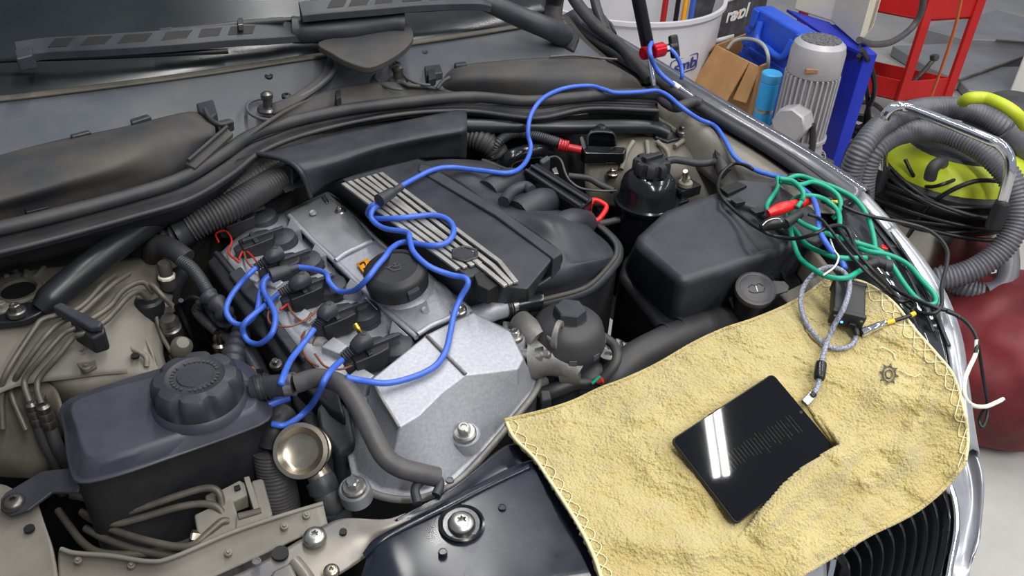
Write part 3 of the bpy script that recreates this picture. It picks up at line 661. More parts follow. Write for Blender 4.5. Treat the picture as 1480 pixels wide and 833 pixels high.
# oil filler cap, twists off
cap = root('oil_filler_cap', 'round black oil filler cap on the silver valve cover', 'cap')
cc = P(573, 401, .914)
lathe('body', cc, UP, [(.039, -.014), (.0455, -.012), (.0465, .0), (.0465, .008), (.045, .014), (.041, .018), (.0335, .020), (.0325, .018), (.001, .017)], 'plastic_dark', cap, 56, lambda a, r, h: r*(1-.03*max(0, math.cos(2*a+.6))**6) if h < .012 else r)
u_, v_, w_ = basis(UP, (1, -.4, 0))
prism('grip', [cc+u_*(.0465*math.cos(a))+v_*(.0465*math.sin(a))+w_*.010 for a in (-1.35, -1.15, -.95)]+[cc+u_*(.05*math.cos(a))+v_*(.05*math.sin(a))+w_*.006 for a in (-.95, -1.15, -1.35)], [cc+u_*(.0465*math.cos(a))+v_*(.0465*math.sin(a))-w_*.008 for a in (-1.35, -1.15, -.95)]+[cc+u_*(.05*math.cos(a))+v_*(.05*math.sin(a))-w_*.008 for a in (-.95, -1.15, -1.35)], 'plastic', cap, bevel=.001)
def sym(pts, s=.001, r=.0009): tube('oil_symbol', [cc+u_*(x*s)+v_*(y*s)+w_*.0178 for x, y in pts], r, 'hose', cap, n=2, res=6, smoothpath=False)
sym([(-9, 3), (-4, 6), (0, 2), (9, 5), (8, -5), (-3, -5), (-9, 3)]); sym([(2, 4), (2, 9)]); sym([(-1, 9.5), (5, 9.5)]); sym([(-13, 6), (-9, 3)])

# ================================================================ ignition coils with pencil plugs
EX = V((1, .02, .16)).normalized(); EY = V((0, 1, 0)); EY = (EY-EX*EY.dot(EX)).normalized(); EZ = EX.cross(EY)
def coil(c, lbl, boot=True, rot=0):
    r = root('ignition_coil', lbl, 'ignition coil', 'ignition coils in the silver channel')
    c = px(c); k, s = math.cos(rot), math.sin(rot); ex = EX*k+EY*s; ey = EY*k-EX*s
    SC = 1.15; L = lambda x, y, z: c+(ex*x+ey*y+EZ*z)*SC
    lathe('seal_disc', L(.026, 0, -.004), EZ, [(.0245, -.016), (.0265, -.012), (.025, -.008), (.0265, -.004), (.025, 0), (.024, .005), (.020, .008), (.001, .009)], 'plastic', r, 30)
    prism('body', [L(-.03, -.013, .012), L(.0, -.016, .014), L(.014, -.013, .012), L(.020, 0, .012), L(.014, .013, .012), L(.0, .016, .014), L(-.03, .013, .012)], [L(-.03, -.014, -.012), L(.0, -.018, -.012), L(.014, -.014, -.010), L(.020, 0, -.008), L(.014, .014, -.010), L(.0, .018, -.012), L(-.03, .014, -.012)], 'plastic_dark', r, bevel=.0025)
    slab('rib', [L(-.026, -.003, .018), L(.034, -.003, .015), L(.034, .003, .015), L(-.026, .003, .018)], .006, 'plastic', r, bevel=.001, nrm=EZ)
    slab('rib', [L(-.012, -.014, .016), L(-.006, -.014, .016), L(-.006, .014, .016), L(-.012, .014, .016)], .005, 'plastic', r, bevel=.001, nrm=EZ)
    prism('latch', [L(-.04, -.006, .008), L(-.028, -.009, .010), L(-.028, .009, .010), L(-.04, .006, .008)], [L(-.04, -.006, -.008), L(-.028, -.009, -.012), L(-.028, .009, -.012), L(-.04, .006, -.008)], 'plastic', r, bevel=.002)
    return r, L
coils = [((354, 321, .852), 'rearmost black ignition coil, half hidden under the wiring duct'),
         ((380, 352, .856), 'second black ignition coil from the rear of the channel'),
         ((417, 386, .858), 'third black ignition coil from the rear, with two test leads crossing'),
         ((450, 423, .86), 'black ignition coil in mid channel, left of the oil filler cap'),
         ((497, 461, .86), 'black ignition coil second from the front of the channel'),
         ((543, 511, .858), 'frontmost black ignition coil beside the timing cover')]
CL = []
for i, (c, l) in enumerate(coils): CL.append(coil(c, l, rot=-.1))
# test boots that clip onto the coils
boots = [((404, 365, .888), (394, 370, .888), (369, 387, .874)), ((442, 402, .888), (432, 408, .888), (405, 424, .872)),
         ((480, 446, .888), (471, 452, .888), (455, 477, .87)), ((532, 489, .888), (521, 496, .886), (495, 518, .868))]
BO = []
nm = ['rearmost of the row', 'second in the row, left of the filler cap', 'third in the row, with a straight lead to the hose', 'frontmost, beside the timing cover']
for i, (a, b, c) in enumerate(boots):
    r = root('test_boot', 'black rubber test lead boot '+nm[i], 'lead boot', 'test lead boots on the coils')
    tube('boot', [a, b, ((b[0]*2+c[0])/3, (b[1]*2+c[1])/3, (b[2]*2+c[2])/3)], lambda t: .0125-.003*t*t, 'plastic', r, n=6, res=14)
    q0 = P(*b).lerp(P(*c), .3); q1 = P(*c)
    vs, fs = tubegeo([q0.lerp(q1, k/12) for k in range(13)], lambda t: (.0082 if int(t*12.01) % 2 == 0 else .0058)*(1-.15*t), 12)
    mesh('strain_relief', vs, fs, 'plastic', r, True, sharp=50)
    lathe('dimple', P(*a).lerp(P(*b), .5)+V((0, 0, .0105)), (0, 0, 1), [(.004, -.002), (.004, .002), (.002, .001), (.001, .001)], 'plastic_dark', r, 14)
    BO.append(q1)
tube('brass_pin', [(513, 469, .892), (517, 475, .888), (522, 483, .88)], .0042, 'brass', CL[4][0], res=12)
# thin loom wires by the coils
for pts, m_ in (([(398, 440), (388, 452), (392, 468), (420, 472), (448, 458), (460, 446)], 'wire_brown'), ([(416, 440), (424, 455), (440, 465), (450, 452)], 'wire_brown'),
                ([(316, 350), (312, 338), (326, 334), (335, 348), (330, 365), (345, 380)], 'wire_red'), ([(345, 375), (352, 362), (362, 368), (372, 380)], 'wire_red'), ([(405, 448), (420, 436), (428, 430)], 'wire_red'),
                ([(455, 512), (470, 530), (492, 534), (512, 526), (520, 516)], 'wire_brown'), ([(440, 480), (435, 500), (445, 520), (460, 530)], 'wire_brown'), ([(350, 355), (358, 380), (376, 392), (392, 386)], 'wire_brown')):
    o = tube('coil_wire', [(x, y, .858) for x, y in pts], .0016, m_, None, n=6, res=6)
    i = len([1 for q in bpy.data.objects if q.name.startswith('coil_wire')])
    tag(o, ['thin brown coil wire looping below the mid coil boot', 'short brown coil wire under the fourth coil boot', 'thin red coil wire looping by the rearmost coil', 'short red coil wire arching by the second coil', 'short red coil wire below the third boot', 'brown coil wire sagging below the frontmost boot', 'brown coil wire bending round the ribbed connector', 'brown coil wire between the two rearmost coils'][i-1], 'wire', 'thin wires of the ignition coils')

# ================================================================ intake manifold with striped engine cover
man = root('intake_manifold', 'black intake manifold under a cover with silver stripes', 'intake manifold')
ztop = .935
cov = prism('engine_cover', [(494, 259, ztop-.004), (545, 246, ztop), (604, 232, ztop+.002), (620, 240, ztop+.002), (720, 302, ztop+.002), (796, 368, ztop), (798, 376, ztop-.002), (762, 419, ztop-.008), (731, 415, ztop-.008), (710, 400, ztop-.004), (690, 396, ztop-.004), (676, 402, ztop-.004), (600, 338, ztop-.004)],
      [(470, 270, .86), (545, 240, .86), (604, 226, .86), (640, 240, .86), (740, 302, .86), (800, 372, .86), (800, 382, .86), (765, 440, .86), (720, 446, .86), (705, 446, .86), (690, 448, .86), (668, 442, .86), (570, 350, .86)], 'plastic', man, bevel=.012, seg=5)
def lerp2(a, b, t): return (a[0]+(b[0]-a[0])*t, a[1]+(b[1]-a[1])*t)
for k in range(7):
    t = k/6; a = lerp2((496, 264), (550, 249), t); wv = .0038
    if k <= 3: path = [a, lerp2((662, 388), (694, 380), k/3)]
    else: path = [a, lerp2((703, 389), (722, 377), (k-4)/2), lerp2((731, 412), (746, 407), (k-4)/2)]
    ps = [P(x, y, ztop+.0035-.003*(1-t)-(.004 if j == 2 else 0)) for j, (x, y) in enumerate(path)]
    if k in (1, 2, 3, 4):       # broken by the badge socket
        pass
    fr = frames(ps); L_ = []; R_ = []
    for j, p in enumerate(ps):
        s = fr[j][0].cross(V((0, 0, 1))).normalized(); L_.append(p-s*wv); R_.append(p+s*wv)
    o = slab('stripe', L_+R_[::-1], .004, 'stripe' if 'stripe' in MATS else mat('stripe', (176, 174, 168), (150, 148, 142), .38, .6, scale=25), man, bevel=.0008, nrm=(0, 0, 1))
lathe('badge_socket', (672, 366, ztop+.004), (0, 0, 1), [(.021, -.006), (.022, .0), (.020, .0012), (.0165, .0005), (.0155, -.001), (.001, -.001)], 'plastic', man, 6)
prism('cover_notch', [(684, 396, .931), (702, 388, .933), (716, 396, .931), (722, 410, .928), (706, 420, .925), (690, 412, .927)], .9, 'ink', man, bevel=.002)
bar = [(606, 236, ztop+.004), (622, 240, ztop+.006), (722, 301, ztop+.006), (808, 362, ztop+.006), (813, 366, ztop+.002), (800, 374, ztop+.002), (716, 311, ztop+.006), (604, 246, ztop+.004)]
prism('side_rail', bar, .90, 'plastic', man, bevel=.004)
# runner hump surface to the right, waves over the three visible runners
def wav(v, a, b):
    return v+V((0, 0, .015*math.sin(b*math.pi)*math.sin(a*9.5*math.pi/1.7+.4)*(1 if a < .62 else max(0, 1-(a-.62)/.12))))
patch('plenum', [[(600, 236, .92), (660, 262, .928), (720, 302, .930), (772, 340, .928), (812, 366, .92), (806, 390, .91), (780, 412, .895), (752, 424, .88)],
                 [(640, 234, .918), (696, 258, .93), (750, 294, .934), (800, 330, .93), (838, 360, .918), (836, 384, .905), (808, 408, .89), (770, 426, .872)],
                 [(690, 236, .905), (740, 262, .908), (790, 294, .908), (836, 326, .905), (872, 356, .90), (874, 376, .892), (840, 404, .878), (780, 430, .862)],
                 [(700, 238, .88), (748, 260, .88), (798, 292, .88), (846, 326, .88), (882, 356, .878), (884, 378, .872), (846, 412, .862), (780, 436, .852)]], 'plastic', man, n=7, solid=.006, fn=wav)
for pts in ([(728, 292), (740, 277), (758, 270), (768, 276)], ):
    tube('runner_rib', [(x, y, .936) for x, y in pts], .010, 'plastic', man, n=6)
for pts in ([(704, 280, .914), (732, 262, .917), (752, 262, .895)], [(748, 310, .914), (780, 292, .917), (802, 292, .893)], [(792, 342, .912), (824, 322, .914), (846, 322, .89)]):
    tube('runner', pts, lambda t: .024-.003*t, 'plastic', man, n=8, res=16)
lip = [(700, 236), (756, 258), (806, 290), (856, 322), (888, 350), (894, 368), (886, 384), (852, 418), (800, 434), (770, 440)]
tube('flange', [(x, y, .877-.002*i) for i, (x, y) in enumerate(lip)], .0085, 'plastic', man, n=6)
tube('flange_seam', [(x-3, y-4, .887-.002*i) for i, (x, y) in enumerate(lip)], .0035, 'plastic_dusty', man, n=6)
prism('lower_plenum', [(x, y, .868) for x, y in lip]+[(720, 446, .86), (690, 380, .86)], .66, 'plastic_dark', man, bevel=.01)
# bracket strip and bolt in front of the cover
brk = root('fuel_rail_bracket', 'bare metal bracket strip below the front of the striped cover', 'bracket')
slab('strip', [(688, 410, .872), (698, 406, .872), (728, 444, .868), (716, 452, .868)], .006, 'bare_steel', brk)
hexbolt((696, 414, .875), (0, 0, 1), .008, 'bare_steel', brk)
lathe('spacer', (682, 432, .862), (0, 0, 1), [(.010, -.01), (.010, 0), (.006, .001), (.006, .006), (.001, .006)], 'steel_dark', brk, 18)
# control unit box beside the manifold, with red loop handle
ecu = root('connector_box', 'long black ribbed box beside the intake manifold', 'box')
prism('case', [(756, 246, .928), (776, 234, .928), (858, 286, .924), (838, 302, .922)], .84, 'gloss_black', ecu, bevel=.004)
tube('edge_rib', [(760, 246, .930), (840, 299, .924)], .003, 'plastic', ecu)
tube('edge_rib', [(768, 240, .931), (850, 291, .926)], .003, 'plastic', ecu)
dip = tube('dipstick_loop', [(853, 295, .90), (852, 308, .895), (858, 316, .89), (864, 318, .89), (874, 306, .893), (876, 298, .896), (868, 292, .90), (858, 289, .902), (853, 295, .90)], .0042, 'red_plastic', None, n=6)
tag(dip, 'red plastic dipstick handle loop between manifold and black reservoir', 'handle')

# ================================================================ power steering reservoir
psr = root('power_steering_reservoir', 'glossy black round reservoir with a ribbed black cap', 'reservoir')
rc = P(934, 290, .878)
lathe('canister', rc, (0, 0, 1), [(.036, -.20), (.046, -.19), (.05, -.15), (.051, -.012), (.055, -.008), (.056, .0), (.054, .006), (.050, .012), (.049, .03), (.045, .043), (.036, .053), (.028, .056), (.026, .06), (.026, .072)], 'gloss_black', psr, 48)
lathe('rim', rc, (0, 0, 1), [(.055, -.004), (.0578, -.002), (.0578, .002), (.055, .005)], 'gloss_black', psr, 48)
lathe('cap', rc, (0, 0, 1), [(.029, .058), (.033, .060), (.033, .074), (.030, .079), (.020, .080), (.018, .083), (.001, .083)], 'plastic_dark', psr, 64, lambda a, r, h: r*(1-.20*(math.cos(8*a) < -.2)) if r > .0285 else r)
prism('cap_grip', [rc+V((-.020, -.006, .090)), rc+V((.02, -.006, .090)), rc+V((.02, .006, .090)), rc+V((-.02, .006, .090))], rc.z+.078, 'plastic_dark', psr, bevel=.002)
box('mount', rc+V((.062, -.012, -.03)), (.03, .04, .05), 'gloss_black', psr)
tube('hose', [rc+V((-.045, .01, -.03)), rc+V((-.10, .035, -.035)), rc+V((-.16, .10, -.03)), rc+V((-.2, .15, -.04))], .006, 'rubber', psr)

# ================================================================ air filter box
abx = root('air_filter_box', 'large satin black air filter box in the far front corner', 'air filter box')
AT = [(917, 352, .895), (924, 338, .90), (964, 304, .91), (1012, 286, .912), (1040, 278, .91), (1090, 272, .905), (1150, 290, .90), (1196, 318, .893), (1192, 342, .885), (1120, 367, .893), (1050, 390, .897), (986, 408, .898)]
AB = [(898, 398, .78), (906, 376, .78), (950, 320, .78), (1010, 290, .78), (1040, 280, .78), (1090, 270, .78), (1150, 288, .78), (1205, 320, .78), (1220, 360, .78), (1140, 410, .78), (1060, 446, .78), (970, 478, .78)]
prism('lid', AT, AB, 'plastic', abx, bevel=.016, seg=6)
LW = [(x, y+4, .775) for x, y, z in AB]
prism('lower_case', [(894, 396, .80), (902, 370, .80), (950, 318, .80), (1040, 280, .80), (1150, 288, .80), (1212, 320, .80), (1228, 364, .80), (1140, 420, .80), (1060, 458, .80), (968, 490, .80)], .55, 'plastic_dark', abx, bevel=.012, seg=3)
for k in range(6):
    a = lerp2((1056, 440), (1130, 400), k/5)
    b = P(a[0]+6, a[1]-6, .86); tube('case_rib', [P(a[0], a[1]-8, .83), P(a[0]+14, a[1]+32, .76)], .0035, 'plastic', abx, res=8)
# intake snorkel on the back of the lid with cut-outs
prism('intake_snorkel', [(1036, 284, .914), (1040, 268, .918), (1070, 258, .922), (1120, 262, .922), (1176, 300, .915), (1198, 336, .905), (1180, 350, .90), (1130, 332, .906), (1090, 300, .912)], .88, 'plastic', abx, bevel=.006, seg=3)
prism('cutout', [(1040, 271, .9225), (1066, 262, .9235), (1080, 268, .9235), (1052, 280, .9225)], .915, 'ink', abx, bevel=.001)
for a in ((1056, 288), (1084, 302)):
    prism('clip_pocket', [(a[0], a[1], .9195), (a[0]+12, a[1]-4, .9195), (a[0]+22, a[1]+3, .9185), (a[0]+8, a[1]+6, .9185)], .912, 'plastic_dark', abx, bevel=.001)
# ================================================================ strut braces
def brace(lbl, pts, r, foot, bolt):
    b = root('strut_brace', lbl, 'strut brace', 'strut tower braces')
    tube('bar', pts, r, 'satin_black', b, n=8, res=18)
    slab('foot', foot, .012, 'satin_black', b, bevel=.004)
    hexbolt(bolt, (0, 0, 1), .013, 'steel_dark', b)
    return b
brace('thick black strut brace crossing the bay at left', [(58, 448, .868), (80, 426, .88), (118, 394, .893), (165, 358, .90), (215, 322, .904), (262, 292, .906), (310, 268, .905)], lambda t: .0205 if t > .12 else .0145+.05*t,
      [(-40, 462, .868), (5, 452, .868), (28, 438, .87), (58, 432, .872), (78, 440, .872), (52, 455, .868), (36, 462, .866), (16, 466, .864), (-10, 468, .864), (-40, 472, .864)], (24, 451, .872))
brace('slim black strut brace in the far corner, right of the wiring duct', [(672, 182, .93), (740, 183, .93), (820, 184, .93), (900, 183, .928), (944, 185, .92), (966, 193, .912)], .0135,
      [(948, 184, .915), (985, 184, .912), (1006, 192, .908), (992, 198, .904), (966, 205, .904), (946, 198, .908)], (986, 191, .913))

# ================================================================ coolant expansion tank
tank = root('coolant_tank', 'large black plastic coolant expansion tank in the near left corner', 'coolant tank')
A0 = [(104, 584, .866), (150, 564, .868), (232, 542, .868), (300, 528, .868), (342, 534, .867), (364, 556, .864), (370, 576, .861), (364, 590, .859), (325, 604, .859), (240, 632, .859), (175, 653, .858), (134, 662, .856), (120, 648, .858), (110, 616, .862)]
ctr = (240, 600)
def off(l, k, dz): return [(x+(x-ctr[0])*k, y+(y-ctr[1])*k, z+dz) for x, y, z in l]
A1 = [(94, 584, .850), (148, 560, .85), (230, 535, .85), (300, 519, .85), (349, 526, .848), (378, 554, .845), (388, 582, .842), (384, 606, .838), (334, 628, .838), (242, 660, .838), (168, 684, .836), (118, 692, .834), (104, 670, .836), (97, 622, .842)]
A2 = [(x+(x-ctr[0])*.035, y+(y-ctr[1])*.06+2, z-.002) for x, y, z in A1]
A3 = [(x, y, z-.008) for x, y, z in A2]
A4 = [(x-(x-ctr[0])*.035, y-(y-ctr[1])*.035, z-.012) for x, y, z in A2]
A5 = [V((P(x, y, z).x, P(x, y, z).y, .60)) for x, y, z in A4]
crp = lambda r_: cr(pxs(r_), 3, True)
loft('lower_shell', [crp(A5), crp(A4)], 'plastic_dark', tank, bevel=.003)  # dark plastic puts the shade on the lower front into the colour
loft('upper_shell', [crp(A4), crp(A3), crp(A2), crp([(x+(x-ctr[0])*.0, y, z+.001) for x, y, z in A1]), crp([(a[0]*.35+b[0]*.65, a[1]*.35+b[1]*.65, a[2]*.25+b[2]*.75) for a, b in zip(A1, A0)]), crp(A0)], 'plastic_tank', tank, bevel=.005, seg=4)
tc_ = P(284, 553, .889)
loft_pts = None
def lob(a, r, h): return r*(1-.13*(max(0, math.cos(8*a))**2)) if (.012 < h+.03 and r > .045) else r
lathe('cap_collar', tc_, (0, 0, 1), [(.06, -.032), (.058, -.024), (.054, -.02)], 'plastic_tank', tank, 48)
tcap = lathe('cap', tc_, (0, 0, 1), [(.053, -.024), (.0545, -.02), (.0555, -.006), (.054, .004), (.049, .010), (.036, .012), (.033, .0105), (.022, .0105), (.021, .012), (.001, .012)], 'plastic', tank, 96, lob)
for k in range(24):
    pass
def ringtext(parent):
    vs = []; fs = []
    for k in range(30):
        if k % 10 == 9: continue
        a = 2*math.pi*k/30; c = tc_+V((math.cos(a)*.0275, math.sin(a)*.0275, .0125)); t = V((-math.sin(a), math.cos(a), 0)); n_ = V((math.cos(a), math.sin(a), 0))
        b = len(vs); vs += [c-t*.0016-n_*.0018, c+t*.0016-n_*.0018, c+t*.0016+n_*.0018, c-t*.0016+n_*.0018, c-t*.0016-n_*.0018-V((0, 0, .0022)), c+t*.0016-n_*.0018-V((0, 0, .0022)), c+t*.0016+n_*.0018-V((0, 0, .0022)), c-t*.0016+n_*.0018-V((0, 0, .0022))]
        fs += [(b, b+1, b+2, b+3), (b, b+4, b+5, b+1), (b+1, b+5, b+6, b+2), (b+2, b+6, b+7, b+3), (b+3, b+7, b+4, b)]
    o = mesh('embossed_ring', vs, fs, 'plastic_dusty', parent, False); o['kind'] = 'stuff'
ringtext(tcap)
tube('hose_stub', [(338, 556, .856), (352, 561, .856), (368, 564, .856)], .0105, 'plastic_tank', tank)
strap = slab('mounting_strap', [(60, 681, .80), (104, 676, .806), (116, 700, .806), (112, 712, .80), (74, 712, .795), (40, 738, .79), (14, 746, .786), (0, 738, .786), (0, 722, .787), (8, 712, .79)], .005, 'plastic', tank, bevel=.0015)
torx((20, 727, .791), (0, 0, 1), .013, 'steel_dark', strap, 'strap_bolt')

# vent hose from the tank over the timing cover
vh = root('vent_hose', 'thick black rubber hose running from coolant tank over the timing cover', 'hose')
tube('rubber_hose', [(428, 555, .872), (455, 547, .878), (480, 550, .882), (500, 562, .884), (520, 592, .876), (538, 628, .862), (556, 660, .843), (578, 676, .83), (606, 684, .818), (632, 690, .806)], .0125, 'hose', vh, n=8, res=16)
tube('connector', [(366, 563, .862), (385, 559, .866), (400, 558, .868), (425, 555, .872)], lambda t: .0165 if t < .25 else .0145, 'plastic', vh, n=6, res=18)
tube('clamp', [(412, 556.5, .870), (420, 555.5, .871), (426, 555, .872)], .0155, 'steel', vh, n=4, res=20)
for x in (372, 379, 386): tube('connector_ring', [(x, 562-(x-372)*.2, .863), (x+3, 561-(x-372)*.2, .8635)], .0185, 'plastic_dark', vh, n=2, res=20)

# ================================================================ secondary air valve
sav = root('secondary_air_valve', 'round tarnished steel valve dish between coolant tank and timing cover', 'valve')
ax = V((-.55, -.62, .78)).normalized()
vc = P(434, 652, .805)
lathe('dish', vc, ax, [(.012, -.034), (.022, -.031), (.024, -.018), (.034, -.010), (.0365, -.004), (.0355, .0), (.030, .001), (.025, -.005), (.021, -.008), (.001, -.009)], 'bare_steel', sav, 48)
lathe('rear_housing', vc, ax, [(.012, -.056), (.026, -.054), (.030, -.046), (.030, -.038), (.024, -.034)], 'bare_steel', sav, 36)
tube('outlet', [(455, 675, .775), (464, 690, .765), (468, 706, .755)], .0165, 'bare_steel', sav, n=6, res=18)
tube('hose_clamp', [(462, 692, .765), (466, 700, .76), (469, 710, .752)], .0195, 'plastic', sav, n=4, res=24)
tube('elbow', [(468, 706, .755), (476, 722, .745), (486, 734, .73), (492, 748, .71)], .017, 'rubber', sav, n=6, res=18)
tube('elbow_clamp', [(482, 732, .735), (488, 742, .722)], .0205, 'plastic', sav, n=3, res=24)
bh = root('corrugated_hose', 'upright grey corrugated hose between coolant tank and steel valve', 'hose')
bellows('hose', [(392, 650, .775), (396, 675, .75), (402, 705, .72), (412, 755, .66)], .025, 'hose', bh, pitch=.005, depth=.0012, res=22)
tube('pipe_head', [(392, 645, .78), (398, 618, .80), (412, 600, .80)], .019, 'plastic_dark', bh, n=6, res=18)
tube('blue_clip', [(386, 586, .838), (400, 580, .84), (418, 574, .84)], .006, 'blue_lead', bh, n=4, res=8)

# ================================================================ brake lines, clip, hydraulic block
ZL = .868
LN = [([(4, 620, .76), (2, 570, .80), (10, 538, .83), (48, 478, .862), (62, 462, .868), (84, 456, ZL), (110, 448, ZL), (128, 434, ZL), (150, 410, ZL), (166, 398, .862)], 'outermost of the four'),
      ([(38, 622, .755), (18, 575, .79), (18, 560, .80), (30, 535, .83), (66, 486, .862), (90, 465, ZL), (118, 452, ZL), (138, 434, ZL), (165, 410, ZL), (186, 396, .862)], 'second of the four'),
      ([(43, 580, .80), (36, 560, .815), (38, 545, .825), (62, 515, .848), (90, 484, .864), (108, 474, ZL), (138, 458, ZL), (160, 442, ZL), (178, 420, ZL), (205, 408, .862), (222, 424, .84)], 'third of the four'),
      ([(60, 584, .80), (54, 562, .812), (58, 545, .822), (84, 515, .845), (106, 488, .862), (120, 482, ZL), (150, 466, ZL), (168, 448, ZL), (184, 430, ZL), (200, 422, .862), (214, 432, .84)], 'innermost of the four')]
for pts, l in LN:
    o = tube('brake_line', pts, .0042, 'line', None, n=7, res=10); tag(o, 'grey steel brake line bending over the left shock tower, '+l, 'brake line', 'brake lines over the shock tower')
clip = root('line_clip', 'black plastic clip holding four brake lines on the shock tower', 'clip')
prism('cap', [(75, 442, .893), (88, 436, .893), (148, 465, .888), (144, 472, .886), (130, 474, .885)], .876, 'plastic', clip, bevel=.003)
prism('body', [(100, 464, .877), (118, 452, .88), (150, 468, .878), (152, 480, .872), (132, 490, .868)], .84, 'plastic_dark', clip, bevel=.004)
for (x, y, l) in ((43, 582, 'left'), (60, 586, 'right')):
    f = root('brake_hose_fitting', ('larger' if l == 'left' else 'smaller')+' crimped steel brake hose fitting left of the coolant tank', 'fitting', 'brake hose fittings')
    a = P(x-2, y-12, .805); b = P(x+14, y+36, .745); d = (b-a)
    tube('nut', [a, a+d*.25], .0068, 'steel', f, n=3, res=6)
    lathe('crimp', a+d*.2, d, [(.006, 0), (.0095, .004), (.0095, .012), (.008, .014), (.0095, .017), (.0095, .026), (.008, .028), (.0095, .031), (.009, .042), (.007, .044)], 'steel_dark', f, 20)
    tube('rubber_hose', [b-d*.1, P(x+24, y+62, .72), P(x+40, y+92, .68), P(x+48, y+130, .62)], .0085, 'rubber', f, n=6, res=12)
abs_ = root('hydraulic_block', 'beige grey hydraulic brake block at the foot of the coolant tank', 'hydraulic unit')
prism('block', [(280, 744, .752), (318, 726, .758), (336, 720, .758), (350, 764, .752), (334, 788, .748), (290, 800, .748)], .62, 'primer', abs_, bevel=.003)
prism('bracket', [(311, 712, .762), (346, 694, .765), (354, 698, .764), (358, 716, .758), (330, 730, .754), (316, 730, .756)], .735, 'primer', abs_, bevel=.002)
prism('bracket_hole', [(338, 703, .766), (346, 700, .766), (348, 706, .765), (340, 709, .765)], .762, 'ink', abs_, bevel=.0005)
prism('motor_plate', [(352, 690, .772), (360, 688, .772), (382, 756, .752), (376, 768, .748)], .70, 'primer', abs_, bevel=.001)
prism('valve_body', [(362, 694, .768), (380, 690, .766), (394, 742, .758), (386, 766, .755), (354, 778, .752), (338, 776, .752), (340, 744, .756), (372, 738, .758)], .64, 'primer', abs_, bevel=.004)
prism('terminal_cover', [(295, 716, .752), (312, 708, .754), (318, 726, .75), (300, 732, .748)], .72, 'primer', abs_, bevel=.003)
lathe('fitting_nut', (282, 776, .745), (-.7, .3, .3), [(.006, -.01), (.008, -.006), (.008, .004), (.006, .006), (.001, .006)], 'bare_steel', abs_, 6)
tube('spacer_bar', [(345, 748, .755), (378, 740, .755)], .0055, 'primer_dark', abs_)
LN2 = [[(104, 715, .74), (128, 722, .745), (155, 735, .748), (172, 741, .75), (200, 736, .755), (260, 716, .765), (298, 706, .77), (316, 712, .766), (322, 735, .75), (330, 760, .735)],
       [(118, 740, .73), (145, 752, .735), (168, 757, .74), (200, 750, .745), (260, 733, .755), (300, 729, .758), (320, 740, .752), (330, 770, .735)],
       [(122, 744, .722), (150, 760, .728), (185, 774, .733), (230, 786, .738), (262, 791, .742), (282, 787, .745), (300, 772, .75), (320, 755, .755), (330, 754, .752)],
       [(124, 764, .712), (150, 778, .718), (190, 793, .722), (225, 800, .724), (262, 806, .726)],
       [(84, 738, .71), (100, 760, .71), (120, 785, .715), (145, 799, .718), (190, 802, .72), (230, 796, .722), (262, 788, .728), (282, 780, .74)],
       [(290, 800, .73), (305, 788, .74), (325, 780, .742), (338, 778, .74)]]
lb = ['uppermost pipe, arching to the hydraulic block', 'second pipe from the top, below the coolant tank', 'curved pipe sweeping up into the hydraulic block', 'lower pipe running under the front flange', 'lowest pipe starting under the mounting strap', 'short hooked pipe in front of the hydraulic block']
for pts, l in zip(LN2, lb):
    o = tube('hydraulic_pipe', pts, .0048, 'line', None, n=7, res=10); tag(o, 'dusty steel hydraulic '+l, 'pipe', 'pipes at the hydraulic block')

# ================================================================ hoses and sensors left of the engine
Z = lambda zx, zy, z: (180+zx*.2041, 320+zy*.2041, z)
big = root('corrugated_conduit', 'front thick ribbed black conduit running under the wiring duct', 'conduit', 'ribbed conduits behind the coils')
bellows('sleeve', [(274, 330, .88), (300, 316, .89), (340, 296, .90), (380, 272, .905), (418, 250, .905), (440, 238, .905)], .024, 'rubber', big, pitch=.006, depth=.0026, res=24)
tube('end_cuff', [(254, 341, .87), (264, 336, .873), (278, 328, .88)], .0225, 'plastic', big, n=4, res=22)
bellows('neck', [(222, 352, .855), (236, 348, .862), (256, 340, .87)], .019, 'rubber', big, pitch=.012, depth=.005, res=20)
big2 = root('corrugated_conduit', 'rear ribbed black conduit beside the cowl, partly hidden', 'conduit', 'ribbed conduits behind the coils')
bellows('sleeve', [(270, 326, .865), (294, 306, .885), (330, 282, .90), (368, 256, .91), (400, 240, .91)], .021, 'rubber', big2, pitch=.0075, depth=.0028, res=22)
hh = root('heater_hose', 'black hose elbow with ribbed loom dropping beside the coil rail', 'hose')
tube('elbow', [Z(200, 240, .83), Z(215, 180, .86), Z(280, 170, .868), Z(360, 210, .866), Z(440, 270, .858)], .0165, 'rubber', hh, n=6, res=18)
bellows('loom', [Z(400, 280, .862), Z(470, 330, .858), Z(540, 420, .848), Z(600, 520, .838)], .0105, 'plastic', hh, pitch=.004, depth=.0014, res=14)
tube('loom_end', [Z(580, 520, .842), Z(640, 570, .836), Z(700, 640, .828), Z(720, 700, .81)], lambda t: .0135+.002*math.sin(t*20), 'plastic', hh, n=6, res=16)
ec = root('engine_connector', 'upright black sensor with white collar on the left inner panel', 'sensor')
sc = P(*Z(285, 330, .845))
lathe('cap', sc, (0, 0, 1), [(.010, -.04), (.012, -.035), (.0105, -.012), (.0105, .006), (.009, .010), (.001, .010)], 'plastic_dusty', ec, 20)
lathe('collar', sc, (0, 0, 1), [(.0112, -.020), (.0135, -.018), (.0135, -.014), (.0112, -.012)], 'wire_white', ec, 8)
tube('pipe', [sc+V((0, 0, -.03)), P(*Z(290, 480, .80)), P(*Z(310, 560, .77))], .010, 'rubber', ec)
tube('side_hose', [Z(380, 320, .83), Z(400, 370, .82), Z(350, 460, .80), Z(330, 560, .77)], .0135, 'rubber', ec, n=6)
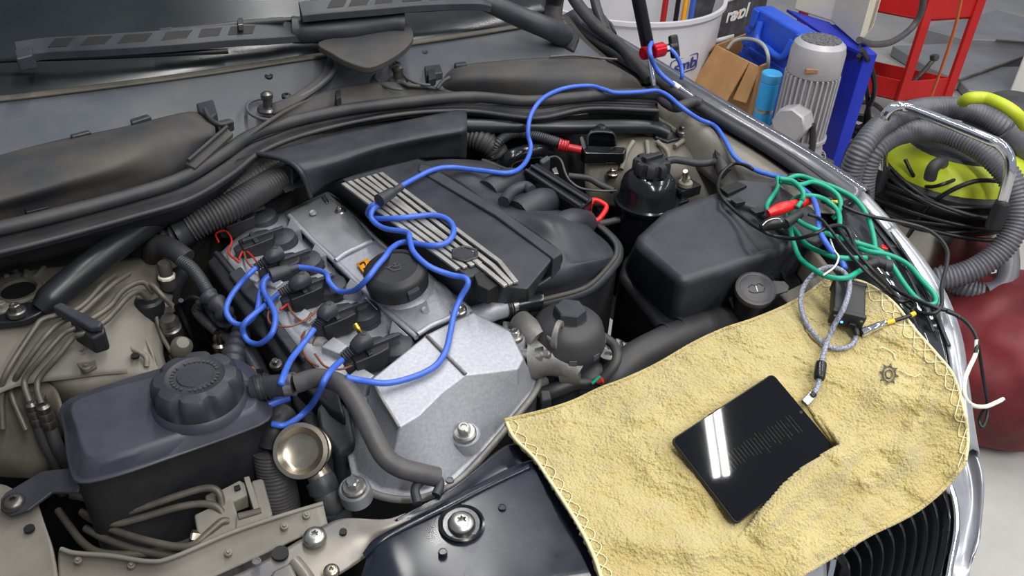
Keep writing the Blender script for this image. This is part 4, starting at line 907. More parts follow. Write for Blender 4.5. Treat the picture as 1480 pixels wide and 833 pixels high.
vb = root('vacuum_valve', 'black purge valve with pale brass body left of the engine', 'valve')
v1 = P(*Z(170, 560, .825))
lathe('body', v1, (0, 0, 1), [(.018, -.09), (.02, -.06), (.02, -.02), (.0215, -.016), (.0215, 0), (.018, .004), (.001, .004)], 'plastic_dark', vb, 24)
prism('top_plate', [Z(80, 540, .832), Z(110, 480, .835), Z(190, 470, .835), Z(240, 530, .832), Z(190, 555, .83)], .822, 'primer_dark', vb, bevel=.002)
lathe('coupling', P(*Z(320, 720, .80)), (-.1, -.2, 1), [(.012, -.06), (.015, -.05), (.015, -.01), (.012, -.008), (.0145, -.004), (.012, 0), (.0145, .004), (.0125, .008), (.0105, .012), (.001, .012)], 'steel_dark', vb, 24)
prism('side_flange', [Z(160, 640, .81), Z(240, 610, .812), Z(350, 600, .81), Z(330, 640, .805), Z(200, 665, .80)], .80, 'primer_dark', vb, bevel=.002)
tube('lines', [Z(120, 430, .85), Z(190, 450, .855), Z(260, 520, .845), Z(340, 600, .825)], .0042, 'line', vb)
tube('lower_line', [Z(205, 580, .82), Z(230, 700, .80), Z(270, 820, .78), (248, 510, .765)], .0036, 'line', vb)
lathe('solenoid', (262, 503, .77), (.1, -.5, .8), [(.015, -.05), (.016, -.02), (.0145, -.018), (.016, -.012), (.016, .008), (.009, .02), (.001, .02)], 'primer', vb, 24)
hs = root('heat_shield', 'dark perforated heat shield standing between tank and engine', 'heat shield')
patch('shield', [[Z(400, 560, .80), Z(480, 520, .81), Z(580, 560, .80)], [Z(390, 620, .76), Z(480, 640, .77), Z(560, 700, .76)], [Z(470, 830, .70), Z(560, 860, .70), Z(640, 900, .70)]], 'plastic_dark', hs, n=5, solid=.004)
tube('edge', [Z(400, 560, .803), Z(385, 610, .78), Z(420, 690, .75), Z(470, 800, .715), Z(490, 880, .68)], .004, 'plastic', hs, n=6)
so = root('oxygen_sensor_cable', 'twin sleeved sensor cables with ribbed end left of the coil rail', 'sensor cable')
for pts in ([Z(580, 570, .815), Z(620, 640, .81), Z(670, 710, .80), Z(740, 750, .79)], [Z(540, 580, .815), Z(510, 640, .80), Z(570, 710, .795), Z(650, 780, .785)]):
    tube('sleeve', pts, .0075, 'rubber', so, n=8, res=12)
    bellows('braid', pts[:2], .0082, 'plastic', so, pitch=.006, depth=.001, res=12)
lathe('plug', P(*Z(660, 790, .79)), (0, 0, 1), [(.010, -.05), (.012, -.03), (.0105, -.026), (.012, -.022), (.0085, -.018), (.0095, -.01), (.006, .0), (.001, .0)], 'bare_steel', so, 20)
th_ = root('thermostat_connector', 'black ribbed pipe connector behind the coolant tank cap', 'connector')
tube('pipe', [(352, 478, .80), (344, 496, .81), (338, 512, .82), (336, 530, .82)], lambda t: .015+.002*math.sin(t*30), 'plastic', th_, n=8, res=18)
tube('branch', [(352, 506, .81), (362, 522, .805), (372, 540, .80)], .010, 'plastic', th_, n=5)
lathe('copper_ring', (363, 537, .815), (.3, -.5, .5), [(.006, -.002), (.008, 0), (.006, .003)], mat('copper', (200, 120, 70), None, .3, 1), th_, 18)
prism('side_box', [(340, 488, .795), (372, 500, .795), (392, 540, .79), (370, 552, .785), (344, 520, .79)], .70, 'plastic_dark', th_, bevel=.006)
# knock of parts under the left side: starter loom
lo = root('wiring_loom', 'dark wiring loom running below the coil rail toward the front', 'loom')
tube('loom', [(300, 440, .77), (340, 500, .77), (390, 560, .76), (430, 610, .75), (455, 650, .74)], .014, 'plastic_dark', lo, n=6)
tube('loom', [(315, 470, .78), (330, 490, .785), (352, 505, .78)], .008, 'rubber', lo, n=6)
tube('branch_wire', [(310, 460, .79), (322, 480, .79), (345, 490, .79), (368, 520, .785)], .004, 'wire_black', lo, n=6)

# ================================================================ oil filter housing and thermostat castings
Q = lambda zx, zy, z: (700+zx*.24, 420+zy*.24, z)
of = root('oil_filter_housing', 'dark grey oil filter housing with a hexagonal knob on its lid', 'oil filter housing')
oc = P(*Q(505, 230, .845))
lathe('housing', oc, (0, 0, 1), [(.051, -.16), (.052, -.034), (.0545, -.030), (.0545, -.026)], 'plastic', of, 44)
lathe('lid', oc, (0, 0, 1), [(.0545, -.028), (.0565, -.024), (.0565, -.012), (.055, -.008), (.0535, .0), (.050, .010), (.042, .018), (.026, .022), (.025, .0215), (.001, .0215)], 'rubber', of, 44)
lathe('hex_knob', oc, (0, 0, 1), [(.0255, .0195), (.0245, .023), (.0235, .037), (.0215, .039), (.001, .039)], 'plastic', of, 6, ref=(1, .3, 0))
for k in range(9):
    a = k*2*math.pi/9; box('lid_tab', oc+V((math.cos(a)*.056, math.sin(a)*.056, -.020)), (.003, .012, .010), 'hose', of, ex=(math.cos(a), math.sin(a), 0), bevel=.001)
tb = root('thermostat_housing', 'cast aluminium thermostat housing with lifting eye beside the timing cover', 'thermostat housing')
tube('neck', [Q(215, 190, .845), Q(270, 240, .845), Q(330, 300, .84)], .019, 'alu', tb, n=6, res=18)
tube('casting', [Q(300, 400, .81), Q(380, 400, .815), Q(470, 430, .812), Q(555, 490, .80)], lambda t: .034-.014*t, 'alu', tb, n=8, res=20)
tube('lower_web', [Q(310, 470, .785), Q(380, 500, .78), Q(330, 560, .765)], .018, 'alu', tb, n=5)
lathe('plug', P(*Q(545, 490, .80)), V((.6, -.6, .25)), [(.021, -.02), (.0205, .004), (.018, .008), (.001, .009)], 'primer_dark', tb, 28)
for q in (Q(515, 335, .825), Q(560, 405, .815)): lathe('boss', P(*q), V((.5, -.5, .7)), [(.009, -.025), (.009, .004), (.007, .007), (.001, .007)], 'alu', tb, 20)
lathe('stud', P(*Q(345, 385, .83)), V((.45, -.75, .3)), [(.011, -.03), (.011, -.018), (.009, -.016), (.0095, -.008), (.012, -.006), (.012, .004), (.008, .006), (.007, .014), (.004, .016), (.001, .016)], 'steel', tb, 16)
# lifting eye: ring slab standing upright
ec_ = P(*Q(440, 265, .862)); eu = V((.8, .55, .25)).normalized(); ew = V((0, 0, 1)); ew = (ew-eu*ew.dot(eu)).normalized()
vs = []; fs = []; nn = 24; tn = eu.cross(ew)
for (rr, dd) in ((.0205, -.004), (.0205, .004), (.012, .004), (.012, -.004)):
    for k in range(nn):
        a = 2*math.pi*k/nn; vs.append(ec_+eu*(rr*math.cos(a))+ew*(rr*1.05*math.sin(a))+tn*dd)
for j in range(4):
    for k in range(nn): fs.append((j*nn+k, j*nn+(k+1) % nn, ((j+1) % 4)*nn+(k+1) % nn, ((j+1) % 4)*nn+k))
mesh('lifting_eye', vs, fs, 'alu', tb, True, .0012, 2)
slab('eye_foot', [Q(370, 270, .858), Q(400, 300, .858), Q(415, 370, .835), Q(380, 400, .828), Q(340, 370, .83), Q(385, 340, .842)], .006, 'alu', tb)
prism('ear', [(726, 462, .84), (744, 464, .84), (760, 480, .835), (764, 498, .83), (752, 502, .83), (728, 492, .835)], .79, 'silver', tb, bevel=.004)
prism('lower_cover', [Q(260, 640, .74), Q(310, 590, .75), Q(325, 640, .74), Q(270, 730, .72), Q(220, 750, .71)], .66, 'alu', tb, bevel=.004)
# breather pipe stub of the cover
bp = root('breather_pipe', 'bright silver breather pipe capped by a black rubber end', 'pipe')
tube('pipe', [(682, 460, .85), (700, 453, .858), (716, 447, .862), (735, 442, .862)], .0165, 'silver', bp, n=6, res=22)
tube('tie', [(730, 444, .862), (734, 443, .862)], .0185, 'wire_black', bp, n=2, res=22)
tube('clamp', [(736, 444, .862), (744, 441, .862)], .0172, 'steel', bp, n=2, res=22)
tube('rubber_end', [(743, 442, .862), (760, 438, .862), (776, 435, .862), (781, 435, .861)], lambda t: .0165 if t < .85 else .0165-.06*(t-.85), 'gloss_black', bp, n=8, res=20)
# radiator hose under the towel edge, alternator, loom
rh = root('radiator_hose', 'thick black radiator hose vanishing under the yellow towel', 'hose')
tube('hose', [(872, 566, .74), (890, 545, .76), (920, 518, .775), (955, 499, .785), (990, 484, .785), (1050, 466, .775)], .027, 'rubber', rh, n=8, res=20)
for k in ((965, 492), (985, 483)): tube('hose_clamp', [(k[0]-2, k[1]+1, .785), (k[0]+3, k[1]-1, .7855)], .0285, 'plastic', rh, n=2, res=24)
tube('thin_hose', [Q(715, 280, .82), Q(780, 330, .82), Q(800, 400, .82), Q(770, 470, .81), Q(690, 560, .79)], .0075, 'rubber', rh, n=8)
lathe('end_cuff', P(*Q(680, 530, .78)), V((.5, -.3, .2)), [(.026, -.03), (.028, -.02), (.028, .0), (.024, .006), (.020, .012)], 'plastic_dark', rh, 24)
al = root('alternator', 'finned bright alternator case behind the oil filter housing', 'alternator')
prism('case', [Q(700, 330, .77), Q(800, 270, .775), Q(940, 350, .77), Q(880, 420, .765), Q(760, 440, .765)], .62, 'steel', al, bevel=.006)
for k in range(5):
    a = lerp2((Q(745, 290, 0)[0], Q(745, 290, 0)[1]), (Q(900, 330, 0)[0], Q(900, 330, 0)[1]), k/4)
    tube('fin', [(a[0], a[1], .778), (a[0]+4, a[1]+22, .772)], .003, 'steel', al, res=6)
lathe('ear', P(*Q(745, 385, .785)), (0, 0, 1), [(.013, -.03), (.013, 0), (.006, .001), (.005, -.004), (.001, -.004)], 'alu', al, 20)
lk = root('sensor_loom', 'black sensor loom with red and green wires at the towel edge', 'loom')
tube('loom', [Q(330, 640, .77), Q(430, 600, .78), Q(540, 560, .785), Q(640, 560, .785)], .012, 'plastic_dark', lk, n=6)
tube('green_wire', [Q(650, 560, .80), Q(700, 518, .81)], .0022, 'green_lead', lk)
tube('red_wire', [Q(680, 550, .80), Q(712, 540, .805)], .004, 'wire_red', lk)
prism('plug', [Q(330, 600, .79), Q(400, 590, .79), Q(410, 660, .78), Q(340, 680, .775)], .74, 'plastic_dark', lk, bevel=.004)

# ================================================================ back right: conduits, jump terminal, clutter around tower
E_ = lambda zx, zy, z: (660+zx*.18, 150+zy*.18, z)
cd = root('corrugated_conduit', 'short fat ribbed conduit coming out of the wiring duct end', 'conduit')
bellows('sleeve', [(668, 196, .905), (685, 199, .905), (702, 206, .90), (716, 218, .885), (720, 232, .86)], .023, 'rubber', cd, pitch=.0075, depth=.0028, res=24)
cd2 = root('battery_cable', 'black ribbed battery cable with a translucent red end sleeve', 'cable')
bellows('sleeve', [E_(290, 420, .88), E_(330, 320, .905), E_(420, 250, .915), E_(540, 240, .918), E_(680, 270, .918), E_(840, 320, .912)], .010, 'plastic', cd2, pitch=.004, depth=.0014, res=14)
mat('red_clear', (190, 40, 50), None, .3, trans=.3)
bellows('red_sleeve', [E_(825, 330, .912), E_(900, 345, .911)], .0115, 'red_clear', cd2, pitch=.005, depth=.0012, res=16)
tube('red_tip', [E_(895, 350, .911), E_(1000, 372, .908)], .0075, 'red_clear', cd2)
jt = root('jump_terminal', 'glossy black jump start terminal block with a domed cover', 'terminal')
prism('base', [E_(1000, 340, .915), E_(1040, 328, .917), E_(1360, 345, .912), E_(1370, 365, .910), E_(1345, 400, .907), E_(1030, 395, .908)], .885, 'gloss_black', jt, bevel=.003)
loft('dome', [[E_(1040, 350, .905), E_(1280, 352, .905), E_(1270, 320, .905), E_(1050, 318, .905)], [E_(1050, 250, .935), E_(1275, 255, .935), E_(1262, 225, .935), E_(1062, 220, .935)], [E_(1100, 225, .942), E_(1225, 228, .942), E_(1215, 195, .942), E_(1110, 190, .942)]], 'gloss_black', jt, bevel=.006, seg=3)
lathe('knob', P(*E_(1160, 185, .942)), (0, 0, 1), [(.011, -.008), (.010, .0), (.007, .003), (.001, .004)], 'gloss_black', jt, 20)
prism('side_clip', [E_(985, 270, .925), E_(1010, 250, .927), E_(1030, 300, .92), E_(1045, 350, .915), E_(1005, 345, .915)], .905, 'plastic', jt, bevel=.002)
tube('rim', [E_(1050, 330, .918), E_(1055, 260, .936), E_(1100, 228, .943), E_(1230, 232, .942), E_(1270, 262, .934), E_(1278, 338, .916)], .0022, 'plastic', jt, n=6)
hz = root('vacuum_hose', 'black hose elbow and thin wire behind the ribbed box', 'hose')
tube('elbow', [E_(390, 500, .88), E_(420, 440, .90), E_(520, 400, .905), E_(640, 380, .90), E_(740, 400, .885)], .014, 'gloss_black', hz, n=6, res=16)
tube('thin_wire', [E_(720, 440, .895), E_(790, 425, .90), E_(840, 460, .90), E_(870, 550, .89), E_(910, 620, .88), E_(1000, 680, .87), E_(1150, 700, .87), E_(1290, 700, .87)], .0022, 'hose', hz, n=6)
tube('brake_pipe', [E_(900, 580, .875), E_(1060, 600, .875), E_(1150, 650, .87), E_(1260, 700, .865)], .006, 'rubber', hz, n=6)
prism('junction', [E_(660, 450, .90), E_(730, 405, .905), E_(760, 440, .90), E_(690, 480, .895)], .87, 'plastic', hz, bevel=.003)
prism('small_clip', [E_(760, 520, .885), E_(800, 500, .887), E_(825, 560, .882), E_(780, 560, .882)], .86, 'steel_dark', hz, bevel=.002)
# far side body clutter
dk = patch('rear_bulkhead', [[(672, 174, .915), (760, 178, .915), (850, 180, .915)], [(700, 235, .82), (780, 240, .82), (850, 270, .82)], [(760, 262, .76), (820, 300, .76), (880, 330, .76)]], 'bay_dark', car, n=4, solid=.004)
mo = root('bonnet_loom', 'black taped loom along the far shock tower', 'loom')
G = lambda zx, zy, z: (960+zx*.2041, 170+zy*.2041, z)
tube('cable', [G(-20, 330, .915), G(60, 300, .915), G(150, 310, .91), G(250, 325, .905), G(370, 310, .905)], .007, 'rubber', mo, n=6)
tube('upright', [G(340, 60, .925), G(370, 150, .92), G(390, 260, .91), G(430, 400, .895)], .014, 'rubber', mo, n=6)
prism('connector', [G(350, 190, .925), G(405, 180, .925), G(415, 270, .918), G(370, 280, .916)], .89, 'plastic_dark', mo, bevel=.003)
box('clamp_bracket', G(150, 510, .88), (.05, .03, .02), 'gloss_black', mo)
hexbolt(G(150, 465, .895), (0, 0, 1), .013, 'primer', mo); tube('stud', [G(150, 465, .895), G(150, 380, .93)], .004, 'bare_steel', mo)
# washer fluid filler cap
wc = root('washer_filler_cap', 'grey black washer filler cap with a fountain symbol', 'cap')
wcc = P(1092, 418, .858); wax = V((-.25, -.3, 1)).normalized()
lathe('neck', wcc, wax, [(.024, -.07), (.025, -.01), (.028, -.006)], 'plastic_dark', wc, 30)
lathe('lid', wcc, wax, [(.029, -.010), (.0315, -.008), (.0325, -.002), (.0315, .002), (.028, .0035), (.026, .0025), (.0245, .0035), (.001, .0045)], 'hose', wc, 44)
wu, wv_, _ = basis(wax, (1, -.5, 0))
slab('tab', [wcc+wu*.026+wv_*.014, wcc+wu*.05+wv_*.010, wcc+wu*.055, wcc+wu*.05-wv_*.010, wcc+wu*.026-wv_*.014], .004, 'hose', wc, nrm=wax)
def ws(pts, m_='plastic_dusty'): tube('washer_symbol', [wcc+wu*(x*.001)+wv_*(y*.001)+wax*.0045 for x, y in pts], .0009, m_, wc, n=3, res=6)
ws([(-12, 2), (-6, 6), (0, 3)]); ws([(0, 3), (6, 7), (12, 2)]); ws([(0, 3), (0, -8)], 'wire_white'); ws([(-13, -4), (-8, -9), (8, -9), (13, -3)])
slab('carrier_rail', [(1126, 426, .84), (1182, 398, .85), (1196, 402, .85), (1140, 440, .836)], .02, 'primer_dark', car, bevel=.002)
# ================================================================ towel, tablet, scope and test leads
from mathutils import noise
mat('towel', (190, 173, 112), (172, 154, 94), .95, scale=14, sheen=.4)
nt = MATS['towel'].node_tree; b_ = nt.nodes['Principled BSDF']
geo = nt.nodes.new('ShaderNodeNewGeometry'); vo = nt.nodes.new('ShaderNodeTexVoronoi'); vo.inputs['Scale'].default_value = 260
no = nt.nodes.new('ShaderNodeTexNoise'); no.inputs['Scale'].default_value = 520; no.inputs['Detail'].default_value = 2
ad = nt.nodes.new('ShaderNodeMath'); ad.operation = 'MULTIPLY_ADD'; ad.inputs[1].default_value = -.9
bp_ = nt.nodes.new('ShaderNodeBump'); bp_.inputs['Strength'].default_value = .8; bp_.inputs['Distance'].default_value = .004
nt.links.new(geo.outputs['Position'], vo.inputs['Vector']); nt.links.new(geo.outputs['Position'], no.inputs['Vector'])
nt.links.new(vo.outputs['Distance'], ad.inputs[0]); nt.links.new(no.outputs['Fac'], ad.inputs[2])
nt.links.new(ad.outputs[0], bp_.inputs['Height']); nt.links.new(bp_.outputs['Normal'], b_.inputs['Normal'])
mat('lace', (206, 196, 152), (218, 208, 168), .9, scale=60)

CT = [(729, 608, .812), (830, 580, .832), (905, 548, .846), (1000, 498, .864), (1090, 462, .874), (1190, 404, .888), (1245, 406, .892), (1290, 432, .898), (1325, 475, .90), (1372, 530, .898), (1392, 585, .872), (1400, 640, .838), (1394, 668, .815),
      (770, 660, .818), (810, 720, .824), (850, 790, .822), (872, 850, .812), (885, 900, .80), (980, 640, .848), (1115, 530, .868), (1200, 650, .842), (1068, 768, .802), (1120, 700, .824), (1000, 560, .86), (960, 720, .824), (1000, 880, .79), (1120, 852, .782), (1100, 800, .79), (1150, 760, .80), (1200, 806, .772), (1260, 770, .775), (1320, 738, .775), (1360, 706, .785), (1300, 640, .84), (1300, 550, .878), (1200, 500, .876), (1250, 720, .80), (1330, 690, .808), (1150, 600, .85), (1225, 440, .886), (1050, 650, .846), (920, 820, .812)]
def tz(x, y):
    s = 0; w_ = 0
    for a, b, z in CT:
        d = 1/(((x-a)**2+(y-b)**2+900)**1.5); s += d*z; w_ += d
    return s/w_
def relief(x, y):      # embossed swirls, folds and loops of the terry cloth
    p = P(x, y, .84)
    f = .008*noise.noise(p*6.5)+.0008*noise.noise(p*20+V((3, 1, 0)))
    sw = noise.noise(p*34+V((noise.noise(p*20), noise.noise(p*20+V((9, 0, 0))), 0))*1.4)
    f += .0007*max(-1, min(1, sw*7))
    f += .0012*noise.noise(p*240)
    # fold that rolls over the lower right side of the tablet
    def ridge(ax_, ay, bx, by, wd, h):
        dx, dy = bx-ax_, by-ay; L = math.hypot(dx, dy); t = ((x-ax_)*dx+(y-ay)*dy)/L/L; e = abs((x-ax_)*dy-(y-ay)*dx)/L
        k = min(1, max(0, (t+.15)/.3))*min(1, max(0, (1.15-t)/.3)); return h*k*math.exp(-(e/wd)**2)
    f += ridge(990, 800, 1080, 782, 24, .010)+ridge(1206, 676, 1290, 560, 22, .009)+ridge(1300, 660, 1350, 560, 16, .008)-ridge(1130, 800, 1230, 720, 16, .008)
    f += ridge(1080, 815, 1180, 740, 20, .008)+ridge(900, 610, 1010, 560, 16, .004)+ridge(1230, 700, 1330, 660, 20, .008)
    for (cx_, cy_, k_, w_) in ((880, 690, 7, 42), (962, 748, 8, 46), (925, 598, 6, 40), (1262, 690, 7, 44), (1170, 790, 8, 40), (1335, 620, 7, 38), (1060, 520, 6, 40), (820, 640, 6, 34), (1150, 520, 7, 40), (1290, 480, 6, 34)):
        r_ = math.hypot((x-cx_)*.8, (y-cy_)*1.2); f += .0019*math.sin(r_/k_)*math.exp(-(r_/w_)**2)
    f += ridge(880, 775, 1000, 800, 22, .010)+ridge(900, 690, 1010, 760, 20, -.006)+ridge(1140, 830, 1260, 740, 22, .010)
    return f
TOPc = [(729, 608), (760, 601), (795, 592), (830, 580), (868, 562), (905, 548), (950, 527), (1000, 498), (1045, 477), (1090, 462), (1135, 443), (1168, 424), (1195, 403)]
BOTc = [(885, 900), (940, 890), (1000, 880), (1060, 868), (1120, 852), (1160, 830), (1200, 806), (1232, 787), (1262, 770), (1300, 752), (1332, 733), (1366, 704), (1396, 668)]
LEFc = [(729, 608), (742, 634), (770, 662), (792, 694), (812, 724), (832, 756), (850, 790), (864, 826), (885, 900)]
RIGc = [(1195, 403), (1246, 406), (1290, 434), (1326, 478), (1356, 512), (1378, 540), (1392, 582), (1400, 630), (1396, 668)]
def c2(l, n):
    q = cr([V((x, y, 0)) for x, y in l], 24); s = [0]
    for a, b in zip(q, q[1:]): s.append(s[-1]+(b-a).length)
    out = []; j = 0
    for k in range(n):
        t = s[-1]*k/(n-1)
        while j < len(s)-2 and s[j+1] < t: j += 1
        out.append(q[j].lerp(q[j+1], (t-s[j])/max(1e-9, s[j+1]-s[j])))
    return out
NU, NV = 300, 210
T_, B_, L_, R_ = c2(TOPc, NU), c2(BOTc, NU), c2(LEFc, NV), c2(RIGc, NV)
TQ = [(974, 640), (1116, 520), (1208, 644), (1196, 652), (1162, 672), (1130, 700), (1102, 733), (1078, 764), (1066, 778)]
LR = [(1206, 646), (1196, 652), (1162, 672), (1130, 700), (1102, 733), (1078, 764), (1068, 776)]
def inquad(x, y):
    c = False; n_ = len(TQ)
    for i in range(n_):
        (x1, y1), (x2, y2) = TQ[i], TQ[(i+1) % n_]
        if (y1 > y) != (y2 > y) and x < (x2-x1)*(y-y1)/(y2-y1)+x1: c = not c
    return c
def tsurf(x, y):
    z = tz(x, y)+relief(x, y)
    zp = onplane(x, y, TABN, TABC).z-.0085
    if inquad(x, y): return min(z, zp)
    best = 1e9
    for i, ((x1, y1), (x2, y2)) in enumerate(zip(LR, LR[1:])):
        dx, dy = x2-x1, y2-y1; t = max(0, min(1, ((x-x1)*dx+(y-y1)*dy)/(dx*dx+dy*dy))); e = math.hypot(x-x1-dx*t, y-y1-dy*t)
        if e < best: best = e; tt = (i+t)/(len(LR)-1); sd = (x-x1)*dy-(y-y1)*dx
    if sd > 0 and best < 60:      # the cloth rolls over the lower edge of the tablet
        k = min(1, tt/.15)*min(1, (1-tt)/.35); k = k*k*(3-2*k)
        hgt = zp+.0085+.004+.010*math.sin(min(1, best/22)*math.pi*.5)
        f_ = max(0, 1-best/60); f_ = f_*f_*(3-2*f_)
        return z+(max(z, hgt)-z)*k*min(1, f_*1.6)
    if inquad(x+12, y+7) or inquad(x-12, y-7) or inquad(x+10, y-10): return min(z, zp+.006)
    return z
def towel_px(i, j):
    u, v = i/(NU-1), j/(NV-1)
    q = T_[i]*(1-v)+B_[i]*v+L_[j]*(1-u)+R_[j]*u-(T_[0]*(1-u)*(1-v)+T_[-1]*u*(1-v)+B_[0]*(1-u)*v+B_[-1]*u*v)
    return q.x, q.y
towel = root('towel', 'yellow terry towel spread over the front corner of the car', 'towel')
vs = []; fs = []
for j in range(NV):
    for i in range(NU):
        x, y = towel_px(i, j); vs.append(P(x, y, tsurf(x, y)))
for j in range(NV-1):
    for i in range(NU-1): a = j*NU+i; fs.append((a, a+1, a+NU+1, a+NU))
tw = mesh('cloth', vs, fs, 'towel', towel)
if sum(p.normal.z for p in tw.data.polygons) < 0: tw.data.flip_normals()
sm = tw.modifiers.new('thickness', 'SOLIDIFY'); sm.thickness = .005; sm.offset = -1
def th(x, y, up=0): return P(x, y, tsurf(x, y)+up)
# hem and zigzag lace border along the two short ends
for (i0, i1, nm_) in ((1, 9, 'left'), (NU-2, NU-11, 'right')):
    zig = []; rope = []
    for j in range(2, NV-2, 1):
        ph = j/4.2
        i = i0+(i1-i0)*(.5+.5*math.sin(ph)); x, y = towel_px(int(round(i)), j); zig.append(th(x, y, .0012))
        x, y = towel_px(i0, j); rope.append(th(x, y, .0006))
    vs, fs = tubegeo(zig, .0008, 5); mesh('lace_zigzag', vs, fs, 'lace', towel)
    zig2 = []
    for j in range(2, NV-2):
        i = i0+(i1-i0)*(.5-.5*math.sin(j/4.2)); x, y = towel_px(int(round(i)), j); zig2.append(th(x, y, .0012))
    vs, fs = tubegeo(zig2, .0007, 5); mesh('lace_zigzag', vs, fs, 'lace', towel)
    vs, fs = tubegeo(rope, .0024, 6); mesh('hem', vs, fs, 'lace', towel)
for (ra, fl_) in ((T_, 0), (B_, NV-1)):
    vs, fs = tubegeo([th(*towel_px(i, fl_)) for i in range(0, NU, 2)], .003, 6); mesh('hem', vs, fs, 'towel', towel)
# small woven grey crest
def crest(pts, r=.0010, m_='line'): 
    vs, fs = tubegeo([th(x, y, .0022) for x, y in pts], r, 5); mesh('woven_crest', vs, fs, m_, towel)
crest([(1285+9*math.cos(a*.35), 541+11*math.sin(a*.35)) for a in range(19)])
crest([(1285+5*math.cos(a*.35), 541+6*math.sin(a*.35)) for a in range(19)])
for a in range(8):
    an = a*math.pi/4+.2; crest([(1285+9*math.cos(an-.15), 541+11*math.sin(an-.15)), (1285+14*math.cos(an), 541+16*math.sin(an)), (1285+9*math.cos(an+.15), 541+11*math.sin(an+.15))], .0008)
crest([(1268, 505), (1275, 502), (1284, 506), (1292, 512), (1294, 520)], .001, 'lace'); crest([(1300, 536), (1312, 542), (1322, 545), (1330, 541)], .001, 'lace')

# ---------------------------------------------------------------- tablet
tab = root('tablet', 'black tablet showing an oscilloscope trace, lying on the towel', 'tablet')
q = [onplane(x, y, TABN, TABC) for x, y in ((981, 640), (1115, 530), (1200, 645), (1068, 768))]
cen = sum(q, V())/4; au = ((q[1]-q[0])+(q[2]-q[3])).normalized(); av_ = TABN.cross(au)
d2 = ((q[3]-q[0])+(q[2]-q[1])).normalized(); d2 = -d2
bis = (au+av_).normalized(); bi2 = (au+d2).normalized()
# square up the two measured side directions
ang = math.acos(max(-1, min(1, au.dot(d2)))); sh = (ang-math.pi/2)/2
def rot(v, a): return v*math.cos(a)+TABN.cross(v)*math.sin(a)
s1 = rot(au, sh) if abs(rot(au, sh).dot(rot(d2, -sh))) < abs(rot(au, -sh).dot(rot(d2, sh))) else rot(au, -sh)
s2 = TABN.cross(s1)
if s2.dot(d2) < 0: s2 = -s2
lu, lv = .2*1.0, .1265
lu = ((q[1]-q[0]).length+(q[2]-q[3]).length)/2; lv = ((q[3]-q[0]).length+(q[2]-q[1]).length)/2
def tp(a, b, h=0): return cen+s1*(a*lu/2)+s2*(b*lv/2)+TABN*h
def rrect(ka, kb, rad, h):
    out = []
    for (sx, sy, a0) in ((1, 1, 0), (-1, 1, 90), (-1, -1, 180), (1, -1, 270)):
        for k in range(6):
            a = math.radians(a0+90*k/5); out.append(cen+s1*(sx*(ka*lu/2-rad)+rad*math.cos(a))+s2*(sy*(kb*lv/2-rad)+rad*math.sin(a))+TABN*h)
    return out
mat('tab_case', (38, 36, 36), None, .4, .5); mat('tab_screen', (4, 5, 8), None, .03, 0, ior=1.5)
loft('case', [rrect(1, 1, .007, -.0075), rrect(1, 1, .007, -.0012)], 'tab_case', tab, bevel=.0012)
loft('screen_glass', [rrect(.985, .975, .006, -.002), rrect(.985, .975, .006, 0)], 'tab_screen', tab, sharp=30)
# dim yellow trace: vertical signal spikes on the display
mat('trace', (86, 82, 52), None, .5, emit=.03)
random.seed(3); vs = []; fs = []
for k in range(24):
    a = -.62+1.35*k/23; env = .05+.16*abs(math.sin(k*.9))+.12*random.random()
    y0 = .02-.10*a
    for (y1, y2) in ((y0-env, y0+env*.6),):
        b = len(vs); vs += [tp(a, y1, .0002), tp(a+.0022, y1, .0002), tp(a+.0022, y2, .0002), tp(a, y2, .0002)]; fs.append((b, b+1, b+2, b+3))
tr_ = mesh('signal_trace', vs, fs, 'trace', tab, False); tr_['kind'] = 'stuff'
lathe('camera_lens', tp(.93, .0, 0), TABN, [(.0022, -.001), (.0022, .0002), (.001, .0003)], 'ink', tab, 16)
for a in (-.3, -.18): slab('side_button', [tp(a, 1.0, -.003)+s2*.0006, tp(a+.09, 1.0, -.003)+s2*.0006, tp(a+.09, 1.0, -.005)+s2*.0006, tp(a, 1.0, -.005)+s2*.0006], .0008, 'tab_case', tab, bevel=0, nrm=s2)

# ---------------------------------------------------------------- USB scope box
sb = root('scope_box', 'small black electronics box with a blue light on the towel', 'electronics box')
bc = P(1225, 438, .910); e1 = (P(1228, 462, .905)-P(1226, 414, .905)); e1.z = 0; e1 = (e1.normalized()+V((0, 0, -.18))).normalized()
ex_ = (P(1248, 438, .905)-P(1204, 436, .905)); ez_ = ex_.cross(e1).normalized()
if ez_.z < 0: ez_ = -ez_
ex_ = e1.cross(ez_).normalized()
if ex_.dot(P(1248, 438, .905)-P(1204, 436, .905)) < 0: ex_ = -ex_
box('shell', bc, (.044, .070, .024), 'plastic_dark', sb, ex=ex_, ez=ez_, bevel=.003)
for s_ in (-1, 1):
    box('end_cap', bc+e1*(s_*.033), (.047, .008, .027), 'plastic_dark', sb, ex=ex_, ez=ez_, bevel=.0025)
mat('led_blue', (60, 110, 255), None, .3, emit=6)
lathe('led', bc+e1*.0372-ex_*.006-ez_*.004, e1, [(.0022, -.001), (.002, .0006), (.0005, .0012)], 'led_blue', sb, 12)
for s_ in (-1, 1): lathe('face_screw', bc+e1*.0372+ex_*(s_*.018)+ez_*.006, e1, [(.002, -.001), (.002, .0006), (.0005, .0008)], 'steel', sb, 12)
box('usb_socket', bc+e1*.039+ex_*.008-ez_*.004, (.010, .006, .009), 'wire_black', sb, ex=ex_, ez=ez_, bevel=.001)
lathe('bnc_stub', bc-e1*.037+ex_*.006, -e1, [(.0055, 0), (.0055, .012), (.0045, .013), (.0045, .024)], 'steel', sb, 18)

